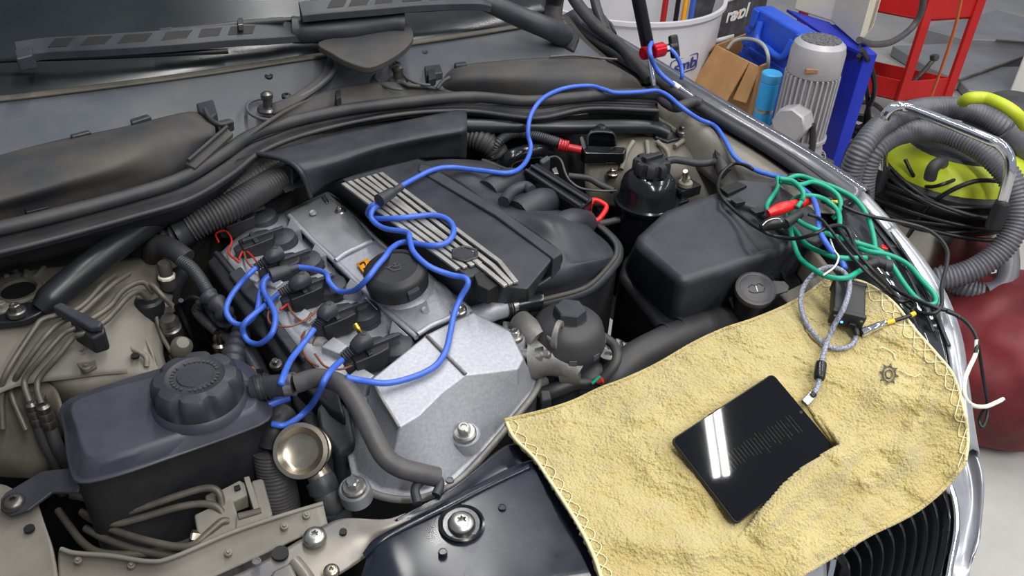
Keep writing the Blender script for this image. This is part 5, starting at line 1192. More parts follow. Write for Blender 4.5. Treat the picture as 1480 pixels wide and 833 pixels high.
# ---------------------------------------------------------------- helpers to lay a cable on what lies below it
bpy.context.view_layer.update()
def drape(pts, lift=.004, n=8, win=5, raise_=None):
    """pts: photo pixels, optional third value = fixed height; the rest rest on the surface met there"""
    dg = bpy.context.evaluated_depsgraph_get()
    xy = cr([V((p[0], p[1], 0)) for p in pts], n)
    fz = [p[2] if len(p) > 2 else None for p in pts]
    z = []
    for k, p in enumerate(xy):
        i = k//n; t = (k-i*n)/n
        a = fz[i]; b = fz[min(i+1, len(fz)-1)]
        if a is not None and (b is not None): z.append(a+(b-a)*t); continue
        d = rayd(p.x, p.y).normalized(); ok, loc, *_ = scn.ray_cast(dg, C0, d)
        z.append((loc.z if ok else .8)+lift)
    N = len(z)
    zm = [max(z[max(0, i-win):i+win+1]) for i in range(N)]
    for _ in range(2): zm = [sum(zm[max(0, i-win):i+win+1])/len(zm[max(0, i-win):i+win+1]) for i in range(N)]
    return [P(p.x, p.y, zz_) for p, zz_ in zip(xy, zm)]
def cable(name, pts, r, m_, parent=None, lift=None, n=8, win=5, res=10):
    q = drape(pts, lift if lift is not None else r*1.1, n, win)
    vs, fs = tubegeo(q, r, res); o = mesh(name, vs, fs, m_, parent); o_q = q
    return o, q
jobs = []
LG = 'blue test leads'
def lead(lbl, pts, r=.0043, m_='blue_lead', name='test_lead', cat='test lead', group=LG, **k):
    o, q = cable(name, pts, r, m_, None, **k); tag(o, lbl, cat, group); return o, q
ld1, q1 = lead('long blue test lead arching from the engine cover toward the far fender', [(576, 271), (600, 258), (625, 246), (650, 242), (690, 246), (735, 250), (757, 238), (767, 215), (763, 192), (768, 165), (785, 142), (815, 128), (850, 124), (872, 129), (890, 134), (925, 133), (948, 131), (965, 138), (985, 155), (1010, 172), (1033, 182), (1048, 203), (1063, 228), (1088, 244), (1110, 252), (1135, 258), (1152, 268, .952), (1174, 286, .958), (1182, 310, .958), (1185, 335, .953), (1200, 360, .946), (1216, 378, .94), (1221, 388, .935)], win=4)
ld2, _ = lead('blue test lead curving twice over the silver stripes then behind the filler cap', [(552, 289), (536, 299), (532, 310), (545, 316), (580, 315), (625, 311), (648, 318), (656, 334), (645, 351), (620, 355), (585, 350), (566, 359), (556, 372), (544, 386), (530, 404), (512, 420), (490, 421), (476, 408), (471, 396), (452, 389), (430, 386)])
ld3, _ = lead('blue test lead looping over the timing cover from the striped cover', [(556, 292), (540, 302), (537, 316), (555, 330), (588, 336), (592, 346), (598, 365), (620, 385), (650, 397), (672, 402), (676, 412), (666, 430), (656, 455), (651, 480), (644, 508), (628, 530), (598, 545), (560, 554), (528, 551), (500, 546)])
ld4, _ = lead('blue test lead making the upper loop left of the coils', [(370, 387), (351, 406), (333, 430), (327, 450), (336, 465), (351, 470), (363, 462), (372, 448), (376, 424), (381, 406), (392, 397)])
ld5, _ = lead('blue test lead making the lower loop left of the coils', [(394, 399), (383, 406), (381, 420), (390, 437), (398, 458), (393, 482), (376, 497), (360, 494), (351, 480), (354, 467), (370, 452), (384, 441), (403, 425)])
ld6, _ = lead('short straight blue test lead from the mid boot to the vent hose', [(454, 476), (440, 495), (420, 521), (409, 545), (406, 556)])
ld7, _ = lead('blue test lead sagging from the front boot to the coolant tank', [(494, 521), (480, 534), (470, 548), (463, 563), (450, 586), (430, 605), (410, 615), (393, 613)])
sp_ = root('lead_splitter', 'black splitter joining two blue leads on the striped cover', 'splitter', 'black lead splitters')
a, b = P(548, 290, .953), P(580, 270, .955)
vs, fs = tubegeo([a.lerp(b, k/10) for k in range(11)], lambda t: .0105-.0035*t if t < .7 else (.0078 if int(t*20) % 2 else .006), 14); mesh('body', vs, fs, 'plastic', sp_, True, sharp=45)
sp2 = root('lead_splitter', 'black splitter joining two blue leads above the third coil', 'splitter', 'black lead splitters')
a, b = P(391, 399, .895), P(430, 386, .898)
vs, fs = tubegeo([a.lerp(b, k/12) for k in range(13)], lambda t: .0115-.0035*t if t < .7 else (.0082 if int(t*24) % 2 else .006), 14); mesh('body', vs, fs, 'plastic', sp2, True, sharp=45)

# USB cable from scope to tablet
mat('braid', (150, 154, 168), (96, 100, 116), .6, scale=420, amt=(.45, .55))
usb = root('usb_cable', 'grey braided cable looping between the small box and the tablet', 'cable')
uz = lambda x, y, up: (x, y, tz(x, y)+up)
up_ = [uz(1237, 484, .008), uz(1235, 494, .006), uz(1222, 503, .006), uz(1200, 502, .006), uz(1180, 487, .007), uz(1164, 464, .010), uz(1157, 438, .016), uz(1162, 414, .025), uz(1178, 395, .04), uz(1200, 386, .05), uz(1220, 394, .05), uz(1228, 412, .048), uz(1221, 442, .046), uz(1206, 470, .028), uz(1196, 492, .014), uz(1189, 516, .010), uz(1185, 540, .010), uz(1182, 558, .009), uz(1175, 571, .009)]
tube('braided_cable', up_, .0036, 'braid', usb, n=8, res=10)
fa, fb = px(uz(1187, 525, .011)), px(uz(1183, 552, .011))
lathe('ferrite', fa, fb-fa, [(.004, -.001), (.007, .0), (.0078, .003), (.0078, .022), (.007, .0255), (.004, .0265)], 'gloss_black', usb, 24)
pa = px(uz(1177, 569, .009)); pb = tp(.995, -.28, -.004); pc = onplane(1160, 586, TABN, TABC)-TABN*.004
box('plug', (pa+pc)/2+(pc-pa).normalized()*-.002, (.011, (pc-pa).length*.85, .006), 'steel', usb, ex=(pc-pa).cross(TABN), ez=TABN, bevel=.0012)
tube('strain', [pa, pa.lerp(pc, .2)], .0042, 'wire_black', usb)
lathe('micro_plug', P(*uz(1238, 482, .010)), bc-P(*uz(1238, 484, .01)), [(.0036, -.004), (.005, 0), (.005, .010), (.004, .012)], 'wire_black', usb, 14)
# BNC probe tip lying on the towel
bn_ = root('probe_connector', 'steel probe connector with yellow bands on the towel', 'connector')
a, b = th(1244, 482, .006), th(1282, 466, .006); d_ = (b-a); Lb = d_.length
lathe('barrel', a, d_, [(.0045, 0), (.0068, .001), (.0068, .010), (.0052, .011), (.0058, .013), (.0058, Lb*.75), (.0045, Lb*.8), (.004, Lb)], 'chrome', bn_, 24)
lathe('bore', a-d_.normalized()*.0004, d_, [(.004, -.0002), (.004, .001)], 'ink', bn_, 16)
cab = [th(1281, 467, .006), th(1292, 464, .006), th(1305, 460, .007), th(1316, 456, .008), th(1322, 453, .01)]
tube('cable', cab, .0028, 'wire_black', bn_, n=6)
tube('yellow_band', [cab[0], cab[1]], .0034, 'yellow', bn_); tube('yellow_tip', cab[3:], .0036, 'yellow', bn_)

# green test lead heaped over the far headlight
GR = [('green test lead bending left around the red clip', [(1124, 256), (1125, 266), (1122, 276), (1109, 296), (1113, 308), (1130, 318), (1148, 332), (1166, 354), (1193, 367), (1215, 373), (1252, 373)]),
      ('green test lead passing lowest, along the towel edge', [(1146, 292), (1139, 310), (1142, 330), (1147, 351), (1156, 373), (1175, 389), (1196, 400), (1222, 402), (1242, 392), (1258, 383)]),
      ('green test lead sweeping outermost to the headlight', [(1128, 264), (1153, 254), (1180, 262), (1210, 273), (1236, 288), (1253, 311), (1261, 335), (1265, 359), (1264, 374)]),
      ('green test lead hooking down right of the blue lead', [(1130, 262), (1156, 267), (1175, 263), (1196, 271), (1211, 283), (1215, 297), (1210, 310), (1203, 316)]),
      ('green test lead with the widest ring and a long hairpin', [(1214, 330), (1212, 308), (1199, 293), (1180, 284), (1156, 284), (1142, 295), (1144, 309), (1161, 324), (1188, 335), (1220, 346), (1248, 354), (1275, 365), (1291, 386), (1308, 412), (1325, 432), (1342, 441), (1353, 437), (1349, 424), (1333, 406), (1316, 386), (1298, 374), (1278, 367), (1250, 362), (1228, 350)]),
      ('short green test lead curl crossing the red clip', [(1126, 258), (1146, 262), (1160, 276), (1160, 288), (1152, 300)])]
for l, p in GR: lead(l, p, .0040, 'green_lead', group='green test leads', win=6, lift=.006)
lc = root('lead_connector', 'black shrouded connector where green leads meet', 'connector')
for a, b in (((1248, 372, .925), (1284, 384, .925)), ((1252, 384, .925), (1276, 376, .925))): tube('shroud', [a, ((a[0]+b[0])/2, (a[1]+b[1])/2, .928), b], lambda t: .0085-.002*abs(t-.5), 'plastic_dark', lc, n=5)
lathe('socket', (1283, 384, .925), (.6, -.6, .1), [(.006, -.006), (.0092, -.004), (.0092, .006), (.005, .007), (.001, .004)], 'plastic', lc, 18)
kn = root('lead_tie', 'small black tie knot on the green and blue leads', 'tie')
lathe('knot', (1146, 257, .94), (.3, .4, 1), [(.004, -.008), (.009, -.005), (.0105, 0), (.009, .005), (.004, .008)], 'plastic_dark', kn, 14, lambda a, r, h: r*(1+.12*math.sin(5*a)))
tube('tail', [(1147, 257, .945), (1158, 262, .945), (1166, 261, .945)], .0022, 'wire_black', kn)
# crocodile clips
rc_ = root('crocodile_clip', 'red insulated crocodile clip on the air filter box', 'crocodile clip')
tube('sleeve', [(1110, 309, .944), (1125, 303, .948), (1140, 298, .950), (1150, 295, .950)], lambda t: .004+.006*math.sin(min(1, t*1.2+.15)*2.4), 'red_plastic', rc_, n=8, res=12)
tube('jaw_sleeve', [(1155, 295, .950), (1165, 291, .950), (1176, 289, .948)], lambda t: .0085-.002*t, 'red_plastic', rc_, n=6, res=12)
lathe('rivet', (1158, 293, .958), (0, 0, 1), [(.0035, -.002), (.0035, .001), (.001, .002)], 'steel', rc_, 14)
bc_ = root('crocodile_clip', 'black crocodile clip lying below the red one', 'crocodile clip')
tube('sleeve', [(1100, 330, .935), (1112, 324, .94), (1126, 322, .942), (1136, 324, .940)], lambda t: .004+.007*math.sin(min(1, t+.1)*2.6), 'wire_black', bc_, n=8, res=12)
tube('jaw', [(1134, 324, .942), (1146, 316, .944), (1156, 310, .944)], lambda t: .009-.002*t, 'plastic_dark', bc_, n=6, res=12)
tube('handle_wire', [(1102, 326, .944), (1110, 319, .95), (1124, 316, .951), (1130, 321, .948)], .0014, 'steel', bc_)
# thin black cables
BW = [('thin black cable looping over the air filter box', [(1088, 245), (1078, 239), (1060, 237), (1043, 251), (1038, 270), (1044, 286), (1060, 303), (1082, 321), (1103, 334), (1120, 341), (1150, 345), (1178, 338), (1202, 327), (1220, 328), (1230, 342), (1238, 366)], .0032),
      ('black cable bowing over the headlight edge and back under the green lead', [(1218, 298), (1236, 306), (1256, 312), (1280, 317, .935), (1301, 321, .934), (1335, 330, .93), (1357, 344, .926), (1369, 362, .922), (1368, 384, .918), (1361, 414, .914), (1361, 440, .91), (1352, 452, .908), (1334, 453), (1314, 444), (1288, 420), (1262, 392), (1235, 362), (1212, 332)], .003),
      ('black cable beside the scope box running to the headlight', [(1245, 384), (1262, 402), (1285, 424), (1300, 436), (1316, 434), (1322, 442), (1318, 450)], .003),
      ('thin black cable hugging the inner lamp edge', [(1168, 310), (1185, 316), (1200, 332), (1215, 352), (1232, 372), (1255, 396), (1280, 418)], .0026),
      ('black cable crossing the wing below the hairpin of green lead', [(1288, 414), (1312, 428), (1336, 438), (1356, 446, .91), (1372, 450, .91), (1388, 460, .905)], .003),
      ('thin pale cable between the filter box and the lamp', [(1200, 346), (1206, 362), (1212, 372), (1206, 386), (1190, 398)], .0014)]
for l, p, r in BW: lead(l, p, r, 'wire_white' if 'pale' in l else 'wire_black', 'test_cable', 'cable', 'thin cables over the headlight', win=6)
hc = root('hanging_cable', 'thin black and white cable hanging in loops outside the fender', 'cable')
wp = [(1368, 450, .915), (1386, 458, .91), (1402, 472, .90), (1412, 492, .89), (1410, 512, .88), (1400, 534, .872), (1394, 552, .868), (1395, 574, .86), (1406, 586, .84), (1424, 588, .82), (1440, 582, .82), (1450, 577, .82)]
tube('cable', wp[:5], .003, 'wire_black', hc, n=8); tube('white_cable', wp[3:], .003, 'wire_white', hc, n=8)
tube('loop', [(1414, 500, .88), (1420, 540, .84), (1426, 575, .81), (1427, 600, .79), (1420, 618, .78), (1415, 608, .785), (1421, 594, .80), (1434, 585, .815), (1450, 578, .82)], .0026, 'wire_black', hc, n=8)

gp = root('banana_plug', 'small gold and black plug on the green leads', 'plug')
lathe('pin', (1204, 293, .935), (.8, -.5, 0), [(.004, -.012), (.005, -.010), (.005, .006), (.0035, .008)], 'brass', gp, 14)
lathe('grip', (1196, 290, .935), (.8, -.5, 0), [(.0045, -.01), (.006, -.006), (.006, .006), (.0045, .008)], 'plastic_dark', gp, 14)
lcn = root('lamp_connector', 'red and black plug on the headlight housing', 'connector')
box('black_shell', (1290, 358, .905), (.022, .016, .014), 'plastic_dark', lcn, ex=(.6, -.7, 0))
box('red_tab', (1279, 360, .905), (.014, .012, .010), 'red_plastic', lcn, ex=(.6, -.7, 0))
# ================================================================ gas strut and clamp at the far hinge
gs = root('gas_strut', 'slim hood gas strut with a chrome rod rising at the far hinge', 'gas strut')
g0, g1, g2 = P(946, 131, .955), P(936, 66, 1.035), P(917, -30, 1.16)
tube('rod', [g0, g1], .0055, 'chrome', gs, res=14)
tube('cylinder', [g1, g2], .0135, 'gloss_black', gs, res=18)
lathe('ball_joint', g0, (0, 0, 1), [(.008, -.012), (.012, -.006), (.012, .006), (.006, .011)], 'plastic_dark', gs, 16)
kc = root('strut_clamp', 'red anodised clamp with a black knob on the gas strut', 'clamp')
gd = (P(960, 70, 1.04)-P(930, 80, 1.02)); gd.normalize()
c0 = P(931, 77, 1.03); c1 = P(958, 71, 1.03); dd = (c1-c0)
lathe('red_jaw', c0, dd, [(.011, -.004), (.013, -.002), (.013, .009), (.011, .011)], 'red_anod', kc, 28)
lathe('red_jaw', c0+dd*.45, dd, [(.012, -.002), (.0145, 0), (.0145, dd.length*.52), (.0125, dd.length*.56)], 'red_anod', kc, 28)
tube('screw', [c1-dd*.1, c1+dd*.45], .004, 'steel', kc); lathe('nut', c1+dd*.12, dd, [(.008, 0), (.008, .007), (.006, .008)], 'steel', kc, 6)
kx = c1+dd*.62
lathe('knob_stem', c1+dd*.35, dd, [(.008, 0), (.009, .012), (.0095, .016)], 'plastic_dark', kc, 18)
ku = (P(970, 50, 1.03)-P(978, 76, 1.03)).normalized()
box('knob_bar', kx, (.046, .012, .02), 'plastic_dark', kc, ex=(P(972, 46, 1.05)-P(982, 76, 1.01)), ez=dd, bevel=.004)
gl = root('ground_lead', 'short blue ground lead from strut clamp to a silver crocodile clip', 'test lead')
tube('lead', [(968, 70, 1.03), (977, 80, 1.02), (984, 95, 1.0), (986, 108, .985), (985, 114, .975)], .0042, 'blue_lead', gl, n=8)
tube('strap', [(942, 62, 1.045), (939, 68, 1.045), (940, 80, 1.035), (946, 95, 1.01), (958, 110, .99), (974, 123, .975)], .0048, 'blue_lead', gl, n=8)
ca, cb = P(972, 121, .972), P(1003, 141, .968)
tube('clip_sleeve', [ca, ca.lerp(cb, .45)], .006, 'white', gl); tube('clip_jaw', [ca.lerp(cb, .4), ca.lerp(cb, .7), cb], lambda t: .007-.003*t, 'chrome', gl)

# ================================================================ background: white drum, carton, case
mat('drum_white', (196, 194, 198), (206, 204, 207), .5, scale=5)
drum = root('plastic_drum', 'white plastic drum with a blue logo behind the fender', 'drum')
df = P(975, 37, .60); df.z = 0; dc = df+V((df.x, df.y, 0)).normalized()*.43-V((c_rt.x, c_rt.y, 0))*.22
prof = [(.37, 0), (.375, .02), (.40, .57), (.412, .585), (.412, .60), (.396, .60), (.39, .57), (.355, .03), (.001, .025)]
lathe('shell', dc, (0, 0, 1), prof, 'drum_white', drum, 64)
RT_ = V((c_rt.x, c_rt.y, 0)).normalized(); BB = dc-V((df.x, df.y, 0)).normalized()*.16+RT_*.17
lv = root('pressure_hose', 'red air hose hanging in the white drum', 'hose'); 
for o_, x, m_, nm in ((lv, 985, 'wire_red', 'hose'),):
    tube('hose', [BB+V((0, 0, z_)) for z_ in (.04, .4, .65, .9)], .012, m_, o_)
lv2 = root('cable_bundle', 'blue and orange cables standing in the white drum', 'cable')
for k, (a, b, m_) in enumerate((((1012, -10), (1002, 33), 'wire_black'), ((1014, -10), (1008, 33), 'orange'), ((1016, -10), (1013, 32), 'blue_lead'))):
    tube('cable', [BB+RT_*(.05+.03*k)+V((0, 0, z_)) for z_ in (.04, .4, .65, .9)], .010, m_, lv2)
# logo printed on the drum
_d = rayd(989, 94).normalized(); _t = 1.5
while _t < 6:            # first point of the drum wall met along that line of sight
    lp = C0+_d*_t
    if (V((lp.x, lp.y, 0))-dc).length < .376+.025*lp.z/.57: break
    _t += .002
ln = V((lp.x-dc.x, lp.y-dc.y, 0)).normalized(); lr = V((0, 0, 1)).cross(ln)
lu_ = (lr*1.0+V((0, 0, .10))).normalized()
textobj('logo_text', 'smb', .062, 'ink_blue', drum, lp+ln*.004, lu_, (0, 0, 1), .001, .15, 1.15, bold=.001)
rr_ = []
for (sx, sz, a0) in ((1, 1, 0), (-1, 1, 90), (-1, -1, 180), (1, -1, 270)):
    for k in range(5):
        a = math.radians(a0+90*k/4); x_ = sx*.056+.012*math.cos(a); z_ = sz*.020+.012*math.sin(a)
        th_a = x_/.385; base = V((lp.x-dc.x, lp.y-dc.y, 0)).length+.003
        n2 = ln*math.cos(th_a)+lr*math.sin(th_a); rr_.append(V((dc.x, dc.y, lp.z+z_+x_*.1))+n2*base)
vs, fs = tubegeo(rr_+[rr_[0]], .0022, 6); mesh('logo_frame', vs, fs, 'ink_blue', drum)
mat('wall_panel', (190, 190, 192), (200, 199, 198), .6, scale=3)
wpn = root('steel_locker', 'pale grey steel locker standing behind the white drum', 'locker')
lk0 = V((df.x, df.y, 0)).normalized(); lkc = dc+lk0*.72-V((c_rt.x, c_rt.y, 0))*.25; lkr = V((lk0.y, -lk0.x, 0))
box('body', lkc+V((0, 0, .6)), (1.0, .4, 1.2), 'wall_panel', wpn, ex=lkr, bevel=.008)
q = [lkc-lk0*.21+lkr*a_+V((0, 0, z_)) for a_, z_ in ((-.12, .05), (-.04, .05), (-.04, 1.15), (-.12, 1.15))]
for t_ in wpn.children: pass
slab('door_post', q, .02, mat('post_grey', (150, 148, 146), None, .5), wpn, nrm=-lk0)
mat('bag_dark', (66, 66, 70), (92, 92, 96), .6, scale=26, amt=(.45, .7))
bag = root('paper_sack', 'dark grey sack printed with white lettering behind the cardboard box', 'sack')
b0 = P(1030, 58, .40); b1 = P(1104, 36, .40); bu = (b1-b0).normalized(); bnn = V((bu.y, -bu.x, 0)); 
if bnn.dot(c_fwd) > 0: bnn = -bnn
def bp3(x, y, off=0):
    d = rayd(x, y); n_ = V((bnn.x, bnn.y, 0)); t = (b0-C0).dot(n_)/d.dot(n_); return C0+d*t+n_*off
L0 = (b1-b0).length
box('sack', V(((b0.x+b1.x)/2, (b0.y+b1.y)/2, .42))-bnn*.08, (L0*.98, .16, .84), 'bag_dark', bag, ex=bu, bevel=.015, seg=3)
bt = bp3(1064, 21, .004); bux = (bp3(1078, 15, 0)-bp3(1051, 24, 0)).normalized()
textobj('lettering', 'ra', .082, 'white', bag, bp3(1055.5, 22, .004), bux, (0, 0, 1), .001, .2, 1, bold=.002)
textobj('lettering', 'x', .082, 'white', bag, bp3(1064.5, 19.5, .004), bux, (0, 0, 1), .001, .2, 1, bold=.002)
slab('orange_stroke', [bp3(1064, 24, .006), bp3(1067, 15, .006), bp3(1068, 15, .006), bp3(1065.5, 24, .006)], .001, 'orange', bag, bevel=0, nrm=bnn)
textobj('lettering', 'ol', .082, 'white', bag, bp3(1073.5, 16.5, .004), bux, (0, 0, 1), .001, .2, 1, bold=.002)
textobj('lettering', 'premium', .022, 'white', bag, bp3(1058, 29, .004), bux, (0, 0, 1), .0006) if False else None
slab('white_band', [bp3(1029, 57, .004), bp3(1060, 49, .004), bp3(1060, 56, .004), bp3(1029, 64, .004)], .002, 'white', bag, bevel=0, nrm=bnn)
slab('white_print', [bp3(1037, 8, .004), bp3(1066, -2, .004), bp3(1066, -8, .004), bp3(1038, 0, .004)], .002, 'white', bag, bevel=0, nrm=bnn)
mat('cardboard', (176, 136, 92), (160, 118, 74), .85, scale=9)
cbx = root('cardboard_box', 'open brown cardboard box with flaps folded outward', 'cardboard box')
ct = pxs([(1033, 65), (1097, 97), (1140, 78), (1078, 48)], .47)
th2 = .008
def wallp(a, b):
    n_ = (b-a).cross(V((0, 0, 1))).normalized()
    return [a, b, b-V((0, 0, b.z)), a-V((0, 0, a.z))], n_
for i in range(4):
    w4, n_ = wallp(ct[i], ct[(i+1) % 4]); slab('panel', w4, th2, 'cardboard', cbx, bevel=.001, nrm=n_)
slab('bottom', [V((p.x, p.y, .012)) for p in ct], .01, 'cardboard', cbx, bevel=0)
e01 = (ct[1]-ct[0]); o01 = V((e01.y, -e01.x, 0)).normalized()
if o01.dot(c_fwd) > 0: o01 = -o01
slab('flap', [ct[0]+e01*.02, ct[1]-e01*.22, ct[1]-e01*.24+o01*.075-V((0, 0, .155)), ct[0]+e01*-.03+o01*.075-V((0, 0, .155))], .006, 'cardboard', cbx, bevel=.001, nrm=o01+V((0, 0, .3)))
e03 = ct[3]-ct[0]; o03 = -e01.normalized()
slab('flap', [ct[0], ct[0]+e03*.5, ct[0]+e03*.5+o03*.09-V((0, 0, .07)), ct[0]+o03*.09-V((0, 0, .12))], .006, 'cardboard', cbx, bevel=.001, nrm=o03+V((0, 0, 1)))
slab('flap', [ct[1]-e01*.2, ct[1]+V((0, 0, .0)), ct[1]+o01*.03-V((0, 0, .14)), ct[1]-e01*.2+o01*.05-V((0, 0, .14))], .006, 'cardboard', cbx, bevel=.001, nrm=o01+V((0, 0, .3)))
mat('case_blue', (36, 78, 190), (42, 86, 200), .4, scale=20)
tcs = root('tool_case', 'blue plastic tool case standing in the cardboard box', 'tool case')
k0 = pxs([(1086, 12, .62), (1160, 56, .60)]); ex_c = (k0[1]-k0[0]); dn = V((-.02, -.01, -1)); 
nrm_c = ex_c.cross(dn).normalized()
if nrm_c.dot(c_fwd) > 0: nrm_c = -nrm_c
dnv = (nrm_c.cross(ex_c)).normalized()
if dnv.z > 0: dnv = -dnv
hgt = .42
def cs(a, b, h=0): return k0[0]+ex_c*a+dnv*(b*hgt)+nrm_c*h
slab('shell', [cs(0, 0), cs(.05, -.03), cs(.95, -.03), cs(1, .02), cs(1, 1), cs(0, 1)], .085, 'case_blue', tcs, bevel=.012, seg=3, nrm=nrm_c)
slab('front_panel', [cs(.16, .32, .008), cs(.92, .32, .008), cs(.92, .94, .008), cs(.16, .94, .008)], .012, 'case_blue', tcs, bevel=.006, nrm=nrm_c)
tube('handle', [cs(.26, .05, .01), cs(.32, .20, .022), cs(.55, .22, .024), cs(.82, .22, .022), cs(.88, .05, .01)], .013, 'case_blue', tcs, n=6, res=12)
for a in (.12, .96): slab('latch', [cs(a-.05, -.02, .012), cs(a+.05, -.02, .012), cs(a+.05, .14, .012), cs(a-.05, .14, .012)], .012, 'case_blue', tcs, bevel=.003, nrm=nrm_c)
for k in range(5): slab('rib', [cs(-.01, .18+.12*k, .004), cs(.10, .18+.12*k, .004), cs(.10, .22+.12*k, .004), cs(-.01, .22+.12*k, .004)], .01, 'case_blue', tcs, bevel=.002, nrm=nrm_c)
clr = tube('clear_hose', [(1052, 70, .47), (1060, 60, .50), (1074, 56, .52), (1092, 58, .54), (1104, 66, .54), (1110, 80, .52), (1110, 96, .47), (1108, 120, .35)], .007, mat('clear_tube', (200, 205, 195), None, .15, trans=.4), None, n=8)
tag(clr, 'clear plastic hose arching out of the cardboard box', 'hose')
mat('can_blue', (40, 150, 215), (48, 160, 225), .35, scale=20)
can = root('spray_can', 'light blue cylinder can beside the electric motor', 'can')
q0 = P(1116, 106, .50)
lathe('body', V((q0.x, q0.y, .30)), (0, 0, 1), [(.034, 0), (.036, .004), (.036, .165), (.030, .17)], 'can_blue', can, 32)
lathe('cap', V((q0.x, q0.y, .30)), (0, 0, 1), [(.0345, .168), (.037, .172), (.037, .20), (.033, .204), (.001, .204)], mat('can_cap', (70, 165, 220), None, .4), can, 32)
lathe('ring', V((q0.x, q0.y, .30)), (0, 0, 1), [(.0365, .055), (.0375, .058), (.0375, .066), (.0365, .069)], 'steel', can, 32)
box('can_stand', V((q0.x, q0.y, .15)), (.09, .09, .30), 'plastic_dark', can, bevel=.004)

# ================================================================ hydraulic power pack: motor, pump, blue stand, control box
mat('motor_grey', (164, 162, 164), (176, 174, 176), .45, .2, scale=12)
pw = root('electric_motor', 'grey finned electric motor with a junction box on a pump', 'electric motor')
mb = P(1152, 196, .34); MZ = V((0, 0, 1)); mb0 = V((mb.x, mb.y, 0))
R_m = .086
lathe('fan_cowl', mb, MZ, [(R_m*1.02, .235), (R_m*1.05, .24), (R_m*1.05, .31), (R_m*.98, .335), (R_m*.80, .348), (R_m*.78, .349)], 'motor_grey', pw, 48)
lathe('fan_grille', mb, MZ, [(R_m*.79, .345), (R_m*.77, .351), (.001, .352)], mat('grille_grey', (110, 108, 110), (60, 60, 62), .6, scale=120, amt=(.45, .55)), pw, 40)
lathe('stator', mb, MZ, [(R_m*.9, 0), (R_m*.9, .24)], 'motor_grey', pw, 40)
for k in range(30):
    a = 2*math.pi*k/30; c_ = mb+V((math.cos(a)*R_m*.97, math.sin(a)*R_m*.97, .122)); box('cooling_fin', c_, (.020, .007, .225), 'motor_grey', pw, ex=(math.cos(a), math.sin(a), 0), bevel=.001, seg=1)
vd = V((-c_fwd.x, -c_fwd.y, 0)).normalized(); vr = V((0, 0, 1)).cross(vd)
jb = mb+vd*.10-vr*.062+V((0, 0, .09))
jd = (vd*.8-vr*.6).normalized()
lathe('junction_box', jb, jd, [(.058, -.05), (.06, -.04), (.062, .028), (.056, .034), (.001, .034)], 'motor_grey', pw, 8)
lathe('cable_gland', jb+vr*.052+V((0, 0, -.005)), (vr+vd*.5), [(.016, 0), (.016, .012), (.012, .014), (.012, .022)], 'plastic_dark', pw, 16)
slab('name_plate', [mb+vd*(R_m*1.055)-vr*.055+V((0, 0, .262)), mb+vd*(R_m*1.055)-vr*.015+V((0, 0, .262)), mb+vd*(R_m*1.055)-vr*.015+V((0, 0, .277)), mb+vd*(R_m*1.055)-vr*.055+V((0, 0, .277))], .012, mat('plate_brown', (150, 110, 84), None, .5), pw, nrm=vd)
lathe('flange', mb, MZ, [(.07, -.09), (.11, -.08), (.115, -.06), (.10, -.05), (.09, -.01), (.10, 0), (.10, .012)], 'motor_grey', pw, 32)
for k in range(4):
    a = k*math.pi/2+.5; hexbolt(mb+V((math.cos(a)*.098, math.sin(a)*.098, -.055)), (0, 0, 1), .014, 'steel_dark', pw)
prism('pump_block', [mb+V((-.11, -.11, -.08)), mb+V((.11, -.11, -.08)), mb+V((.11, .11, -.08)), mb+V((-.11, .11, -.08))], 0, 'primer_dark', pw, bevel=.01)
tube('motor_cable', [jb+vr*.07, jb+vr*.09+V((0, 0, -.08)), mb+vd*.12+vr*.03+V((0, 0, -.10)), mb+vd*.10+vr*.14+V((0, 0, -.11)), mb+vr*.2+V((0, 0, -.03)), mb+vr*.24+V((0, 0, .02))], .011, 'rubber', pw, n=8)
mat('stand_blue', (26, 44, 170), (30, 50, 180), .4, scale=10)
stn = root('blue_stand', 'blue sheet metal stand carrying a control box behind the motor', 'stand')
sh_ = pxs([(1137, 13), (1199, 32), (1250, 78), (1195, 52)], .56)
slab('shelf', sh_, .012, 'stand_blue', stn, bevel=.002)
pf = [sh_[1].lerp(sh_[3], .15), sh_[2]]
ee = (pf[1]-pf[0])
slab('post', [pf[0], pf[1], V((pf[1].x, pf[1].y, 0))-ee*.05, V((pf[0].x, pf[0].y, 0))-ee*.05], .05, 'stand_blue', stn, bevel=.004, nrm=V((ee.y, -ee.x, 0)) if V((ee.y, -ee.x, 0)).dot(c_fwd) < 0 else -V((ee.y, -ee.x, 0)))
mat('cream', (212, 206, 184), (220, 214, 194), .5, scale=6)
cb_ = root('control_box', 'cream coloured control box on the blue stand', 'control box')
cq = pxs([(1147, 14), (1200, 31), (1240, 66), (1262, 40), (1215, -5), (1170, -12)], .562)
prism('case', cq, .802+.0, 'cream', cb_) if False else prism('case', [p+V((0, 0, .20)) for p in cq], .563, 'cream', cb_, bevel=.006)
e2 = cq[3]-cq[2]
slab('lid_seam', [cq[2]+e2*.55+V((.0, .0, .01)), cq[3]-e2*.1+V((0, 0, .01)), cq[3]-e2*.1+V((0, 0, .165)), cq[2]+e2*.55+V((0, 0, .165))], .004, mat('cream_dark', (186, 180, 160), None, .5), cb_, nrm=V((e2.y, -e2.x, 0)))

